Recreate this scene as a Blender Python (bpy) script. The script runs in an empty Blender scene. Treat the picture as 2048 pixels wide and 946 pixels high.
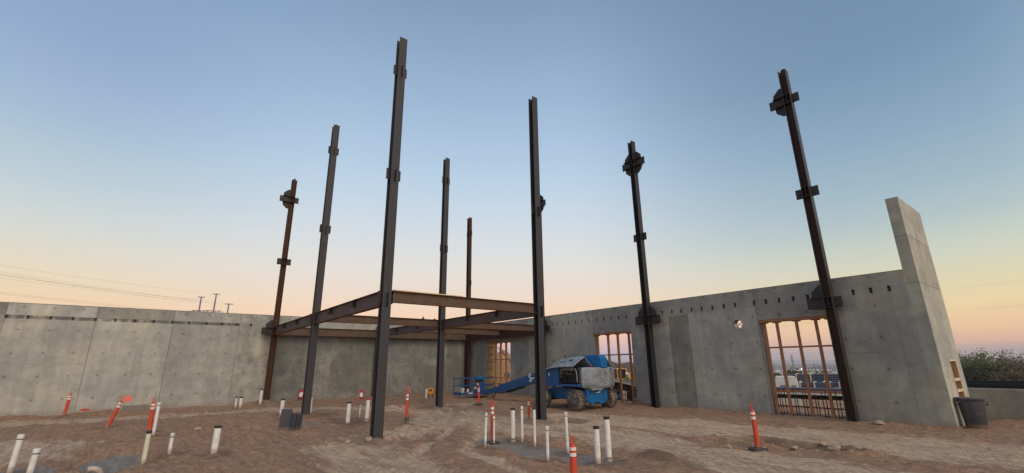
import bpy, bmesh, math, random
import numpy as np
from mathutils import Vector, Matrix
R = math.radians
random.seed(7)
S = bpy.context.scene
COL = S.collection

# ------------------------------------------------------------ camera
F_PX, PITCH, ROLL, YAW = 897.1, R(15.843), R(-0.666), R(37.913)
EYE = Vector((26.151, -16.515, 1.75))
fw = Vector((-math.cos(YAW)*math.cos(PITCH), math.sin(YAW)*math.cos(PITCH), math.sin(PITCH)))
rt = Vector((math.sin(YAW), math.cos(YAW), 0))
up = rt.cross(fw)
r2 = rt*math.cos(ROLL) + up*math.sin(ROLL)
u2 = -rt*math.sin(ROLL) + up*math.cos(ROLL)
cd = bpy.data.cameras.new('camera'); cam = bpy.data.objects.new('camera', cd); COL.objects.link(cam)
cam.matrix_world = Matrix(((r2.x, u2.x, -fw.x, EYE.x), (r2.y, u2.y, -fw.y, EYE.y), (r2.z, u2.z, -fw.z, EYE.z), (0, 0, 0, 1)))
cd.sensor_width = 36; cd.lens = 36*F_PX/2048; cd.clip_start = .05; cd.clip_end = 30000
S.camera = cam
def at(px, py, dist):
    """point a given ground distance away along a sight line of the photograph"""
    d = fw*F_PX + r2*(px-1024) - u2*(py-473)
    return EYE + d*(dist/math.hypot(d.x, d.y))

# ------------------------------------------------------------ world, sun, exposure
SUN_EL, SUN_STR, SUN_ANG = 42, 1.3, 30
def lin(c):
    return tuple(((x/255)/12.92 if x/255 <= .04045 else (((x/255)+.055)/1.055)**2.4) for x in c)
W = bpy.data.worlds.new('World'); S.world = W; W.use_nodes = True
nt = W.node_tree; nt.nodes.clear()
class NG:
    def __init__(s, nt): s.nt = nt
    def n(s, t, **k):
        o = s.nt.nodes.new(t)
        for a, b in k.items(): setattr(o, a, b)
        return o
    def put(s, sock, v):
        if isinstance(v, bpy.types.NodeSocket): s.nt.links.new(v, sock)
        elif v is not None:
            if sock.type == 'RGBA' and len(v) == 3: v = (*v, 1)
            sock.default_value = v
    def m(s, op, a, b=None, c=None, clamp=False):
        o = s.n('ShaderNodeMath', operation=op, use_clamp=clamp)
        s.put(o.inputs[0], a); s.put(o.inputs[1], b); s.put(o.inputs[2], c)
        return o.outputs[0]
    def mix(s, f, a, b, mode='MIX'):
        o = s.n('ShaderNodeMix', data_type='RGBA', blend_type=mode)
        s.put(o.inputs[0], f); s.put(o.inputs[6], a); s.put(o.inputs[7], b)
        return o.outputs[2]
    def ramp(s, f, stops, interp='LINEAR'):
        o = s.n('ShaderNodeValToRGB'); cr = o.color_ramp; cr.interpolation = interp
        while len(cr.elements) > 1: cr.elements.remove(cr.elements[-1])
        for i, (p, c) in enumerate(stops):
            e = cr.elements[0] if i == 0 else cr.elements.new(p)
            e.position = p
            if not hasattr(c, '__len__'): c = (c, c, c)
            e.color = (*c, 1)
        s.put(o.inputs[0], f); return o.outputs[0]
    def sstep(s, x, a, b):
        o = s.n('ShaderNodeMapRange', interpolation_type='SMOOTHSTEP')
        s.put(o.inputs[0], x); o.inputs[1].default_value = a; o.inputs[2].default_value = b
        return o.outputs[0]
    def noise(s, vec, scale, detail=4, rough=.55, dist=0, stretch=None):
        if stretch:
            mp = s.n('ShaderNodeMapping'); s.put(mp.inputs[0], vec); mp.inputs[3].default_value = stretch; vec = mp.outputs[0]
        o = s.n('ShaderNodeTexNoise'); s.put(o.inputs['Vector'], vec)
        o.inputs['Scale'].default_value = scale; o.inputs['Detail'].default_value = detail
        o.inputs['Roughness'].default_value = rough; o.inputs['Distortion'].default_value = dist
        return o.outputs[0]
g = NG(nt)
tc = g.n('ShaderNodeTexCoord'); sx = g.n('ShaderNodeSeparateXYZ'); nt.links.new(tc.outputs['Generated'], sx.inputs[0])
z = sx.outputs[2]
el = g.m('DIVIDE', g.m('ARCSINE', z), math.pi/2)         # elevation, 1 = zenith
elp = g.m('MAXIMUM', el, 0.0)
def band(st): return g.ramp(elp, [(d/90, lin(c)) for d, c in st])
sky = band([(0, (176, 176, 188)), (1.2, (194, 182, 194)), (2.2, (222, 184, 180)), (3.5, (240, 192, 168)), (5, (243, 203, 172)), (7, (238, 211, 186)), (9, (230, 213, 199)), (11, (224, 217, 209)),
    (14, (213, 216, 218)), (17, (201, 212, 221)), (20.2, (188, 207, 223)), (24.5, (172, 197, 220)), (32, (150, 177, 206)), (38, (134, 162, 193)), (43, (122, 149, 181)), (60, (128, 146, 176)), (90, (156, 162, 178))])
warm = band([(0, (170, 154, 148)), (1.0, (190, 164, 156)), (1.4, (218, 172, 148)), (2.6, (233, 189, 147)), (4.8, (232, 206, 156)), (7, (217, 207, 170)), (9, (205, 206, 184)), (11, (190, 200, 190)),
    (13, (172, 190, 192)), (16, (154, 179, 192)), (21.5, (132, 161, 185)), (25.5, (121, 150, 177)), (29.5, (111, 140, 168)), (45, (100, 128, 160)), (60, (122, 140, 170)), (90, (156, 162, 178))])
leftw = band([(0, (176, 172, 180)), (1.5, (214, 180, 168)), (3, (236, 192, 154)), (5.7, (237, 205, 168)), (8, (229, 211, 181)), (10, (219, 212, 194)), (12, (209, 211, 204)), (14, (198, 207, 208)), (17, (181, 199, 209)),
    (22, (158, 183, 206)), (26, (146, 171, 202)), (30, (136, 162, 195)), (45, (115, 143, 178)), (60, (128, 146, 176)), (90, (156, 162, 178))])
hz = g.m('SQRT', g.m('ADD', g.m('MULTIPLY', sx.outputs[0], sx.outputs[0]), g.m('ADD', g.m('MULTIPLY', sx.outputs[1], sx.outputs[1]), 1e-6)))
yn = g.m('DIVIDE', sx.outputs[1], hz)
front = g.m('SUBTRACT', 1, g.sstep(sx.outputs[0], -.05, .35))
sky = g.mix(g.m('MULTIPLY', g.sstep(yn, .70, 1.02), front), sky, warm)
sky = g.mix(g.m('MULTIPLY', g.sstep(g.m('MULTIPLY', yn, -1), -.30, .20), front), sky, leftw)
# faint cloud streaks low in the sky
cl = g.noise(tc.outputs['Generated'], 3.0, 5, .6, 0, (1.2, 1.2, 26))
clm = g.m('MULTIPLY', g.sstep(cl, .56, .72), g.m('MULTIPLY', g.sstep(el, .01, .03), g.m('SUBTRACT', 1, g.sstep(el, .05, .09))))
sky = g.mix(g.m('MULTIPLY', clm, .22), sky, lin((176, 140, 128)))
hs = g.n('ShaderNodeHueSaturation'); hs.inputs['Saturation'].default_value = .95; g.put(hs.inputs['Color'], sky); sky = hs.outputs[0]
# dusk glow low in the +X sky (behind the camera)
gx = g.m('MULTIPLY', g.sstep(sx.outputs[0], .0, .95), g.m('SUBTRACT', 1, g.sstep(el, .02, .40)))
glow = g.mix(g.m('MULTIPLY', gx, 1.0), (0, 0, 0), (.85, .60, .42))
ns = g.n('ShaderNodeTexSky', sky_type='NISHITA', sun_disc=False, sun_elevation=R(3), sun_rotation=R(90))
nis = g.mix(1.0, ns.outputs[0], (.05, .05, .05), 'MULTIPLY')
tot = g.mix(1.0, g.mix(1.0, sky, glow, 'ADD'), nis, 'ADD')
tot = g.mix(g.sstep(sx.outputs[0], -.2, .5), sky, tot)
bg = g.n('ShaderNodeBackground'); nt.links.new(tot, bg.inputs[0]); bg.inputs[1].default_value = 1.0
wo = g.n('ShaderNodeOutputWorld'); nt.links.new(bg.outputs[0], wo.inputs[0])
sl = bpy.data.lights.new('sun', 'SUN'); sl.energy = SUN_STR; sl.angle = R(SUN_ANG); sl.color = (1, .80, .60)
so = bpy.data.objects.new('sun', sl); COL.objects.link(so)
sd = Vector((math.cos(R(SUN_EL))*math.cos(R(-8)), math.cos(R(SUN_EL))*math.sin(R(-8)), math.sin(R(SUN_EL))))
so.rotation_euler = (sd).to_track_quat('Z', 'Y').to_euler()
S.view_settings.view_transform = 'Standard'; S.view_settings.look = 'None'
S.view_settings.exposure = .12; S.view_settings.gamma = 1

# ------------------------------------------------------------ materials
MATS = {}
def newmat(name):
    m = bpy.data.materials.new(name); m.use_nodes = True; nt = m.node_tree; nt.nodes.clear()
    G = NG(nt); out = G.n('ShaderNodeOutputMaterial'); b = G.n('ShaderNodeBsdfPrincipled')
    nt.links.new(b.outputs[0], out.inputs[0]); MATS[name] = m
    return m, G, b
def simple(name, col, rough=.6, metal=0, var=.12, scale=6, bump=0, bscale=60, dirt=None, dirtamt=.3, dscale=4, spec=None, foot=0):
    m, G, b = newmat(name)
    o = G.n('ShaderNodeTexCoord').outputs['Object']
    n1 = G.noise(o, scale, 5, .6)
    f = G.m('MULTIPLY_ADD', n1, 2*var, 1-var)
    c = G.mix(1.0, col, G.n('ShaderNodeCombineXYZ').outputs[0], 'MIX')
    cx = G.n('ShaderNodeCombineXYZ'); [G.put(cx.inputs[i], f) for i in range(3)]
    c = G.mix(1.0, col, cx.outputs[0], 'MULTIPLY')
    if dirt:
        c = G.mix(G.m('MULTIPLY', G.sstep(G.noise(o, dscale, 6, .65), .45, .62), dirtamt), c, dirt)
    if foot:
        sp = G.n('ShaderNodeSeparateXYZ'); G.nt.links.new(o, sp.inputs[0])
        ff = G.m('SUBTRACT', 1, G.sstep(G.m('MULTIPLY_ADD', G.noise(o, 18, 4, .7), .22, sp.outputs[2]), .12, .12+foot))
        c = G.mix(G.m('MULTIPLY', ff, .75), c, (.25, .16, .10))
    G.put(b.inputs['Base Color'], c)
    G.put(b.inputs['Roughness'], G.m('MULTIPLY_ADD', n1, .15, rough-.07)); b.inputs['Metallic'].default_value = metal
    if spec is not None: b.inputs['Specular IOR Level'].default_value = spec
    if bump:
        bp = G.n('ShaderNodeBump'); bp.inputs['Strength'].default_value = bump; bp.inputs['Distance'].default_value = .01
        G.put(bp.inputs['Height'], G.noise(o, bscale, 4, .6)); G.nt.links.new(bp.outputs[0], b.inputs['Normal'])
    return m
def steel(name, base, rust, amt, rough=.55, lo=.42, hi=.62):
    m, G, b = newmat(name)
    o = G.n('ShaderNodeTexCoord').outputs['Object']
    n1 = G.noise(o, 2.2, 7, .62, .3, (1, 1, .35)); n2 = G.noise(o, 14, 5, .6)
    n3 = G.noise(o, 9, 4, .6, 0, (1, 1, .06))
    c = G.mix(n2, tuple(x*.8 for x in base), tuple(x*1.2 for x in base))
    rc = G.mix(n2, tuple(x*.65 for x in rust), tuple(x*1.35 for x in rust))
    f = G.m('MULTIPLY', G.sstep(G.m('MULTIPLY_ADD', n3, .35, G.m('MULTIPLY', n1, .68)), lo, hi), amt)
    G.put(b.inputs['Base Color'], G.mix(f, c, rc))
    G.put(b.inputs['Roughness'], G.m('MULTIPLY_ADD', f, .25, rough))
    b.inputs['Metallic'].default_value = .25; b.inputs['Specular IOR Level'].default_value = .35
    bp = G.n('ShaderNodeBump'); bp.inputs['Strength'].default_value = .15; bp.inputs['Distance'].default_value = .004
    G.put(bp.inputs['Height'], n2); G.nt.links.new(bp.outputs[0], b.inputs['Normal'])
    return m
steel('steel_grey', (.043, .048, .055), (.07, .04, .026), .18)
steel('steel_web_shaded', (.014, .0145, .016), (.03, .018, .012), .3)  # same steel as the flanges, darkened in colour for shade between them
steel('steel_rust', (.06, .036, .025), (.085, .036, .018), .95, .6, .3, .6)
steel('steel_darkgrey', (.034, .034, .037), (.05, .03, .02), .3)
steel('steel_rustdark', (.035, .024, .02), (.06, .026, .015), .85, .6, .35, .6)
steel('plate_black', (.03, .03, .034), (.06, .03, .02), .25, .5)
steel('beam_violet', (.095, .075, .076), (.10, .06, .048), .6, .6)
steel('beam_brown', (.105, .082, .060), (.12, .064, .036), .6, .6)
steel('beam_edge', (.09, .05, .03), (.19, .075, .03), .9, .6, .3, .6)
steel('rebar_steel', (.05, .03, .025), (.09, .04, .025), .8, .7)
simple('pvc_white', (.72, .73, .70), .35, var=.05, dirt=(.40, .33, .27), dirtamt=.35, dscale=9, foot=.16)
simple('pvc_cream', (.62, .62, .50), .4, var=.05, dirt=(.40, .33, .27), dirtamt=.35, dscale=9, foot=.16)
simple('cap_black', (.025, .025, .028), .5)
simple('red_plastic', (.45, .02, .02), .45)
simple('delineator_orange', (.56, .05, .022), .5, var=.12, dirt=(.30, .07, .035), dirtamt=.45, dscale=12, foot=.16)
simple('reflective_band', (.74, .73, .68), .3, var=.08, dirt=(.4, .33, .27), dirtamt=.25, dscale=30)
simple('rubber_black', (.025, .024, .024), .8, dirt=(.16, .12, .09), dirtamt=.6, dscale=14)
simple('tyre_rubber', (.07, .066, .06), .85, var=.2, dirt=(.27, .225, .17), dirtamt=.9, dscale=5)
simple('rim_grey', (.10, .10, .10), .6, dirt=(.17, .14, .11), dirtamt=.5)
simple('lift_blue', (.006, .088, .26), .38, var=.12, dirt=(.09, .10, .11), dirtamt=.35, dscale=5)
simple('lift_blue_bright', (.006, .14, .40), .38, var=.08, dirt=(.07, .08, .09), dirtamt=.3, dscale=5)
simple('cover_grey', (.235, .28, .325), .5, var=.15, dirt=(.13, .125, .12), dirtamt=.6, dscale=5)
simple('engine_dark', (.018, .018, .02), .55, var=.3)
simple('engine_metal', (.22, .22, .21), .45, metal=.4, var=.25)
simple('hose_black', (.015, .015, .016), .5)
simple('decal_white', (.75, .76, .76), .5)
simple('decal_grey', (.20, .215, .23), .6)
simple('bucket_white', (.75, .76, .74), .4)
simple('timber_fresh', (.43, .235, .105), .75, var=.2, scale=3, dirt=(.22, .11, .05), dirtamt=.35, dscale=7)
simple('timber_brown', (.30, .135, .065), .75, var=.25, scale=3, dirt=(.16, .08, .04), dirtamt=.4, dscale=7)
simple('plywood', (.47, .30, .13), .7, var=.15, scale=4, dirt=(.28, .16, .07), dirtamt=.4)
simple('plywood_dark', (.11, .062, .026), .75, var=.3, scale=5, dirt=(.10, .05, .02), dirtamt=.5)
simple('timber_pale', (.60, .50, .33), .7, var=.1)
simple('plastic_slate', (.055, .065, .085), .55, var=.15, dirt=(.12, .10, .085), dirtamt=.35, dscale=8, foot=.12)
simple('bin_grey', (.045, .05, .058), .6, var=.1, dirt=(.13, .12, .11), dirtamt=.4, dscale=7, foot=.12)
simple('rock', (.38, .28, .20), .9, var=.3, scale=9, bump=.6, bscale=25, dirt=(.24, .15, .10), dirtamt=.6)
simple('pebble', (.30, .22, .165), .9, var=.35, scale=2)
simple('yellow_paint', (.55, .30, .03), .5, dirt=(.22, .14, .06), dirtamt=.5, dscale=3)
simple('glass_dark', (.02, .022, .025), .15)
simple('bark', (.115, .085, .065), .9, var=.3)
simple('leaf_green', (.085, .10, .04), .8, var=.2, scale=1.3)
simple('leaf_olive', (.095, .08, .052), .8, var=.2, scale=1.3)
simple('leaf_dark', (.035, .045, .024), .8, var=.3, scale=1.3)
simple('pole_metal', (.20, .19, .21), .6)
simple('cable_dark', (.12, .11, .11), .6)
simple('conduit_slate', (.085, .10, .14), .5, var=.15)
simple('white_paint', (.62, .62, .60), .5)
simple('black_pipe', (.012, .012, .013), .75, spec=.15)
simple('tank_white', (.62, .62, .60), .5, var=.08)
simple('roof_pale', (.55, .55, .54), .6)
simple('skin', (.38, .22, .15), .6)
simple('vest_lime', (.20, .24, .06), .7)
simple('denim', (.035, .045, .08), .8)
simple('hardhat', (.75, .75, .73), .35)
simple('cloth_blue', (.02, .06, .22), .8)
simple('orange_paint', (.62, .26, .03), .5)
simple('pink_plastic', (.75, .16, .13), .6)
def emis(name, col, st):
    m, G, b = newmat(name); b.inputs['Base Color'].default_value = (*col, 1)
    b.inputs['Emission Color'].default_value = (*col, 1); b.inputs['Emission Strength'].default_value = st
emis('lamp_white', (1, .95, .85), 6); emis('lamp_red', (1, .1, .06), 5)

def concrete(name, axis, u0, du, col=(.34, .345, .325), joint_z=1.95, mot=1.0, ties=True, joint_u=None):
    m, G, b = newmat(name)
    o = G.n('ShaderNodeTexCoord').outputs['Object']
    sp = G.n('ShaderNodeSeparateXYZ'); G.nt.links.new(o, sp.inputs[0])
    u = sp.outputs[0 if axis == 'X' else 1]; z = sp.outputs[2]
    tone = G.n('ShaderNodeAttribute', attribute_name='tone').outputs['Fac']
    mt = G.n('ShaderNodeAttribute', attribute_name='mott').outputs['Fac']
    n_big = G.noise(o, .55, 6, .6, .4); n_mid = G.noise(o, 2.1, 7, .62, .6); n_f = G.noise(o, 16, 5, .65)
    n_h = G.noise(o, 1.0, 5, .6, .2, (.35, .35, 3.4)); n_v = G.noise(o, 1.2, 5, .6, 0, (3.2, 3.2, .28))
    n_e = G.noise(o, .75, 7, .6, .7)
    v = G.m('MULTIPLY_ADD', G.sstep(n_big, .36, .64), .20, .90)
    v = G.m('MULTIPLY', v, G.m('MULTIPLY_ADD', G.sstep(n_mid, .34, .66), .20, .90))
    v = G.m('MULTIPLY', v, G.m('MULTIPLY_ADD', n_h, .22, .89))
    v = G.m('MULTIPLY', v, G.m('MULTIPLY_ADD', G.sstep(n_v, .35, .66), .14, .93))
    v = G.m('MULTIPLY', v, G.m('MULTIPLY_ADD', n_f, .16, .92))
    blot = G.sstep(n_e, .44, .68)
    v = G.m('MULTIPLY', v, G.m('MULTIPLY_ADD', G.m('MULTIPLY', blot, mt), .5*mot, 1.0))
    drk = G.sstep(G.noise(o, .9, 6, .65, .8), .56, .70)
    v = G.m('MULTIPLY', v, G.m('MULTIPLY_ADD', G.m('MULTIPLY', drk, G.m('MULTIPLY_ADD', mt, .8, .35)), -.26, 1.0))
    bandm = G.m('MULTIPLY', G.m('GREATER_THAN', tone, .35), G.m('LESS_THAN', tone, .45))
    v = G.m('MULTIPLY', v, G.m('MULTIPLY_ADD', G.m('MULTIPLY', bandm, G.sstep(G.noise(o, 3.2, 5, .6), .46, .66)), 1.25, 1.0))
    v = G.m('MULTIPLY', v, tone)
    w = G.n('ShaderNodeTexCoord').outputs['Object']
    jit = G.m('MULTIPLY_ADD', G.noise(o, .7, 2), .06, -.03)
    def frac_dist(x, x0, dx):
        a = G.m('DIVIDE', G.m('SUBTRACT', x, x0-dx*200), dx)
        return G.m('MULTIPLY', G.m('ABSOLUTE', G.m('SUBTRACT', G.m('FRACT', G.m('ADD', a, .5)), .5)), dx)
    hole = None; keep = G.sstep(G.noise(o, 1.7, 2), .30, .42)
    if ties:
        dU = frac_dist(G.m('ADD', u, jit), u0, du); dZ = frac_dist(G.m('ADD', z, G.m('MULTIPLY', jit, .7)), .575, .905)
        rr = G.m('SQRT', G.m('ADD', G.m('MULTIPLY', dU, dU), G.m('MULTIPLY', dZ, dZ)))
        hole = G.m('SUBTRACT', 1, G.sstep(G.m('MULTIPLY_ADD', n_f, .012, rr), .022, .036))
        halo = G.m('SUBTRACT', 1, G.sstep(G.m('MULTIPLY_ADD', n_mid, .10, rr), .08, .16))
        v = G.m('MULTIPLY', v, G.m('MULTIPLY_ADD', halo, -.12, 1.0))
        v = G.m('MULTIPLY', v, G.m('MULTIPLY_ADD', G.m('MULTIPLY', hole, keep), -.70, 1.0))
        jU = G.m('SUBTRACT', 1, G.sstep(frac_dist(G.m('ADD', u, G.m('MULTIPLY', jit, .3)), u0+du/2, du), .004, .022))
        v = G.m('MULTIPLY', v, G.m('MULTIPLY_ADD', G.m('MULTIPLY', jU, G.sstep(n_mid, .40, .60)), -.16, 1.0))
        jZ = G.m('SUBTRACT', 1, G.sstep(G.m('ABSOLUTE', G.m('SUBTRACT', G.m('ADD', z, G.m('MULTIPLY', jit, .3)), joint_z)), .006, .024))
        v = G.m('MULTIPLY', v, G.m('MULTIPLY_ADD', G.m('MULTIPLY', jZ, G.sstep(n_v, .38, .58)), -.22, 1.0))
    hue = G.mix(G.sstep(n_big, .4, .62), (.985, 1.0, 1.02), (1.03, 1.01, .94))
    cx = G.n('ShaderNodeCombineXYZ'); [G.put(cx.inputs[i], v) for i in range(3)]
    c = G.mix(1.0, G.mix(1.0, col, hue, 'MULTIPLY'), cx.outputs[0], 'MULTIPLY')
    # soil splash along the foot
    sp2 = G.m('MULTIPLY', G.m('SUBTRACT', 1, G.sstep(G.m('MULTIPLY_ADD', n_mid, .3, z), .12, .42)), .45)
    c = G.mix(sp2, c, (.24, .175, .125))
    G.put(b.inputs['Base Color'], c); b.inputs['Roughness'].default_value = .88; b.inputs['Specular IOR Level'].default_value = .25
    bp = G.n('ShaderNodeBump'); bp.inputs['Strength'].default_value = .35; bp.inputs['Distance'].default_value = .01
    G.put(bp.inputs['Height'], G.m('MULTIPLY_ADD', n_f, .4, n_mid)); G.nt.links.new(bp.outputs[0], b.inputs['Normal'])
concrete('concrete_left', 'Y', -20.05, .9, (.325, .335, .312))
concrete('concrete_right', 'X', 14.98, .893, (.280, .280, .264))
concrete('concrete_fin', 'Y', .9, .9, (.38, .385, .335), ties=False)
concrete('concrete_low', 'X', 24.45, 1.8, (.22, .225, .21), mot=.5)

def ground_mat():
    m, G, b = newmat('dirt_ground')
    geo = G.n('ShaderNodeNewGeometry'); o = geo.outputs['Position']
    at_ = lambda n: G.n('ShaderNodeAttribute', attribute_name=n).outputs['Fac']
    pale, grav, far = at_('pale'), at_('gravel'), at_('far')
    n1 = G.noise(o, .9, 7, .62, .5); n2 = G.noise(o, 5, 6, .65); n3 = G.noise(o, 28, 5, .7)
    st = G.noise(o, 2.2, 6, .62, .3, (.35, 1.3, 1))
    br = G.mix(n1, (.262, .165, .106), (.405, .28, .188))
    br = G.mix(G.sstep(n2, .35, .7), br, (.30, .178, .112))
    br = G.mix(G.m('MULTIPLY', G.sstep(n3, .55, .75), .5), br, (.55, .39, .27))
    br = G.mix(G.m('MULTIPLY', G.m('SUBTRACT', 1, G.sstep(n3, .25, .42)), .5), br, (.19, .11, .07))
    pl = G.mix(G.sstep(n2, .3, .7), (.46, .335, .23), (.56, .43, .305))
    pf = G.m('ADD', pale, G.m('MULTIPLY_ADD', st, 1.7, -.90))
    st2 = G.noise(o, 9, 5, .65, .4, (.16, 1.0, 1)); n4 = G.noise(o, 11, 5, .7)
    pf = G.m('ADD', pf, G.m('MULTIPLY_ADD', n3, .3, -.15))
    pf = G.m('ADD', pf, G.m('MULTIPLY_ADD', st2, 1.0, -.38))
    c = G.mix(G.m('MULTIPLY', G.sstep(pf, .30, .95), .85), br, pl)
    c = G.mix(G.sstep(G.m('ADD', grav, G.m('MULTIPLY_ADD', n2, .9, -.5)), .35, .75), c, G.mix(n3, (.11, .10, .088), (.40, .365, .32)))
    rel = G.m('MULTIPLY', G.m('MULTIPLY_ADD', G.sstep(st2, .30, .66), .32, .84), G.m('MULTIPLY_ADD', G.sstep(n4, .32, .60), .26, .85))
    cr = G.n('ShaderNodeCombineXYZ'); [G.put(cr.inputs[i], rel) for i in range(3)]
    c = G.mix(1.0, c, cr.outputs[0], 'MULTIPLY')
    wv = G.n('ShaderNodeTexWave', wave_type='BANDS', bands_direction='DIAGONAL'); G.put(wv.inputs['Vector'], o); wv.inputs['Scale'].default_value = 2.6; wv.inputs['Distortion'].default_value = 2.2; wv.inputs['Detail'].default_value = 3; wv.inputs['Detail Scale'].default_value = 1.5
    tr = G.m('MULTIPLY', G.m('MULTIPLY', G.sstep(wv.outputs['Fac'], .35, .7), G.sstep(G.noise(o, .8, 3), .45, .6)), G.sstep(pale, .1, .5))
    c = G.mix(G.m('MULTIPLY', tr, .28), c, (.22, .145, .10))
    mo = G.m('MULTIPLY', at_('contact_shade'), G.m('MULTIPLY_ADD', n2, .8, .35))
    c = G.mix(G.m('MULTIPLY', mo, .78), c, (.17, .11, .072))  # darkens soil at feet and in pits: dug earth plus painted contact shade
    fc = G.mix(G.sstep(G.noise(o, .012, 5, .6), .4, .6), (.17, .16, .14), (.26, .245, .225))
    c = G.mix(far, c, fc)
    G.put(b.inputs['Base Color'], c); b.inputs['Roughness'].default_value = .95; b.inputs['Specular IOR Level'].default_value = .15
    bp = G.n('ShaderNodeBump'); bp.inputs['Strength'].default_value = 1; bp.inputs['Distance'].default_value = .07
    G.put(bp.inputs['Height'], G.m('MULTIPLY_ADD', n3, .5, G.m('MULTIPLY_ADD', n4, .8, G.m('MULTIPLY', n2, 1.0)))); G.nt.links.new(bp.outputs[0], b.inputs['Normal'])
ground_mat()
simple('mound_dirt', (.34, .20, .11), .95, var=.35, scale=1.2, bump=1, bscale=8, dirt=(.20, .12, .07), dirtamt=.6, dscale=1.5)
simple('scrub_hill', (.11, .085, .06), .95, var=.3, scale=.15, dirt=(.05, .05, .035), dirtamt=.6, dscale=.3)
simple('far_hill', (.36, .35, .37), 1, var=.1, scale=.003)

# ------------------------------------------------------------ mesh helpers
class MB:
    def __init__(s): s.v = []; s.f = []; s.mi = []; s.cur = 0
    def add(s, vs, fs):
        o = len(s.v); s.v += [tuple(p) for p in vs]
        for f in fs: s.f.append([i+o for i in f]); s.mi.append(s.cur)
    def box(s, c, d, M=None):
        x, y, z = d[0]/2, d[1]/2, d[2]/2
        vs = [Vector((sx*x, sy*y, sz*z)) for sx in (-1, 1) for sy in (-1, 1) for sz in (-1, 1)]
        if M is not None: vs = [M @ v for v in vs]
        vs = [v+Vector(c) for v in vs]
        s.add(vs, [(0, 1, 3, 2), (4, 6, 7, 5), (0, 4, 5, 1), (2, 3, 7, 6), (0, 2, 6, 4), (1, 5, 7, 3)]); return s
    def box2(s, a, b):
        return s.box([(a[i]+b[i])/2 for i in range(3)], [abs(b[i]-a[i]) for i in range(3)])
    def bar(s, a, b, w, h, upv=(0, 0, 1)):
        a, b = Vector(a), Vector(b); d = b-a; L = d.length; d.normalize()
        sd = d.cross(Vector(upv)); 
        if sd.length < 1e-4: sd = d.cross(Vector((1, 0, 0)))
        sd.normalize(); uu = sd.cross(d)
        M = Matrix((d, sd, uu)).transposed(); return s.box((a+b)/2, (L, w, h), M)
    def tube(s, pts, rs, n=10, cap=True):
        pts = [Vector(p) for p in pts]
        if not hasattr(rs, '__len__'): rs = [rs]*len(pts)
        rings = []; prev = None
        for i, p in enumerate(pts):
            a = pts[max(i-1, 0)]; b_ = pts[min(i+1, len(pts)-1)]; t = (b_-a)
            if t.length < 1e-7: t = Vector((0, 0, 1))
            t.normalize()
            e = prev if prev is not None else (Vector((1, 0, 0)) if abs(t.x) < .8 else Vector((0, 1, 0)))
            e = e - t*e.dot(t); e.normalize(); prev = e; f = t.cross(e)
            rings.append([p+(e*math.cos(2*math.pi*k/n)+f*math.sin(2*math.pi*k/n))*rs[i] for k in range(n)])
        vs = [v for r_ in rings for v in r_]; fs = []
        for i in range(len(pts)-1):
            for k in range(n): fs.append((i*n+k, i*n+(k+1) % n, (i+1)*n+(k+1) % n, (i+1)*n+k))
        if cap: fs += [tuple(range(n))[::-1], tuple((len(pts)-1)*n+k for k in range(n))]
        s.add(vs, fs); return s
    def prism(s, poly, fn, t0, t1):
        """poly (a,b) outline extruded from t0 to t1; fn(a,b,t)->xyz"""
        n = len(poly); vs = [fn(a, b, t0) for a, b in poly]+[fn(a, b, t1) for a, b in poly]
        fs = [tuple(range(n))[::-1], tuple(range(n, 2*n))]+[(i, (i+1) % n, n+(i+1) % n, n+i) for i in range(n)]
        s.add(vs, fs); return s
    def build(s, name, mats, parent=None, smooth=False, bevel=0, loc=None):
        me = bpy.data.meshes.new(name); me.from_pydata(s.v, [], s.f)
        if isinstance(mats, str): mats = [mats]
        for m in mats: me.materials.append(MATS[m])
        me.polygons.foreach_set('material_index', s.mi)
        bm = bmesh.new(); bm.from_mesh(me); bmesh.ops.recalc_face_normals(bm, faces=bm.faces)
        if bevel:
            bmesh.ops.bevel(bm, geom=[e for e in bm.edges if len(e.link_faces) == 2 and e.calc_face_angle(0) > .6], offset=bevel, segments=2, affect='EDGES', profile=.6, clamp_overlap=True)
        bm.to_mesh(me); bm.free()
        if smooth:
            me.polygons.foreach_set('use_smooth', [True]*len(me.polygons)); me.set_sharp_from_angle(angle=R(40))
        o = bpy.data.objects.new(name, me); COL.objects.link(o)
        if loc is not None: o.location = loc
        if parent is not None: o.parent = parent
        return o
def tag(o, label=None, cat=None, group=None, kind=None):
    if label: o['label'] = label
    if cat: o['category'] = cat
    if group: o['group'] = group
    if kind or cat: o['kind'] = kind or 'thing'
    return o
def empty(name, loc, label, cat, group=None, rz=0):
    o = bpy.data.objects.new(name, None); o.location = loc; o.rotation_euler = (0, 0, rz); COL.objects.link(o)
    o.empty_display_size = .2
    return tag(o, label, cat, group)

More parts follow.
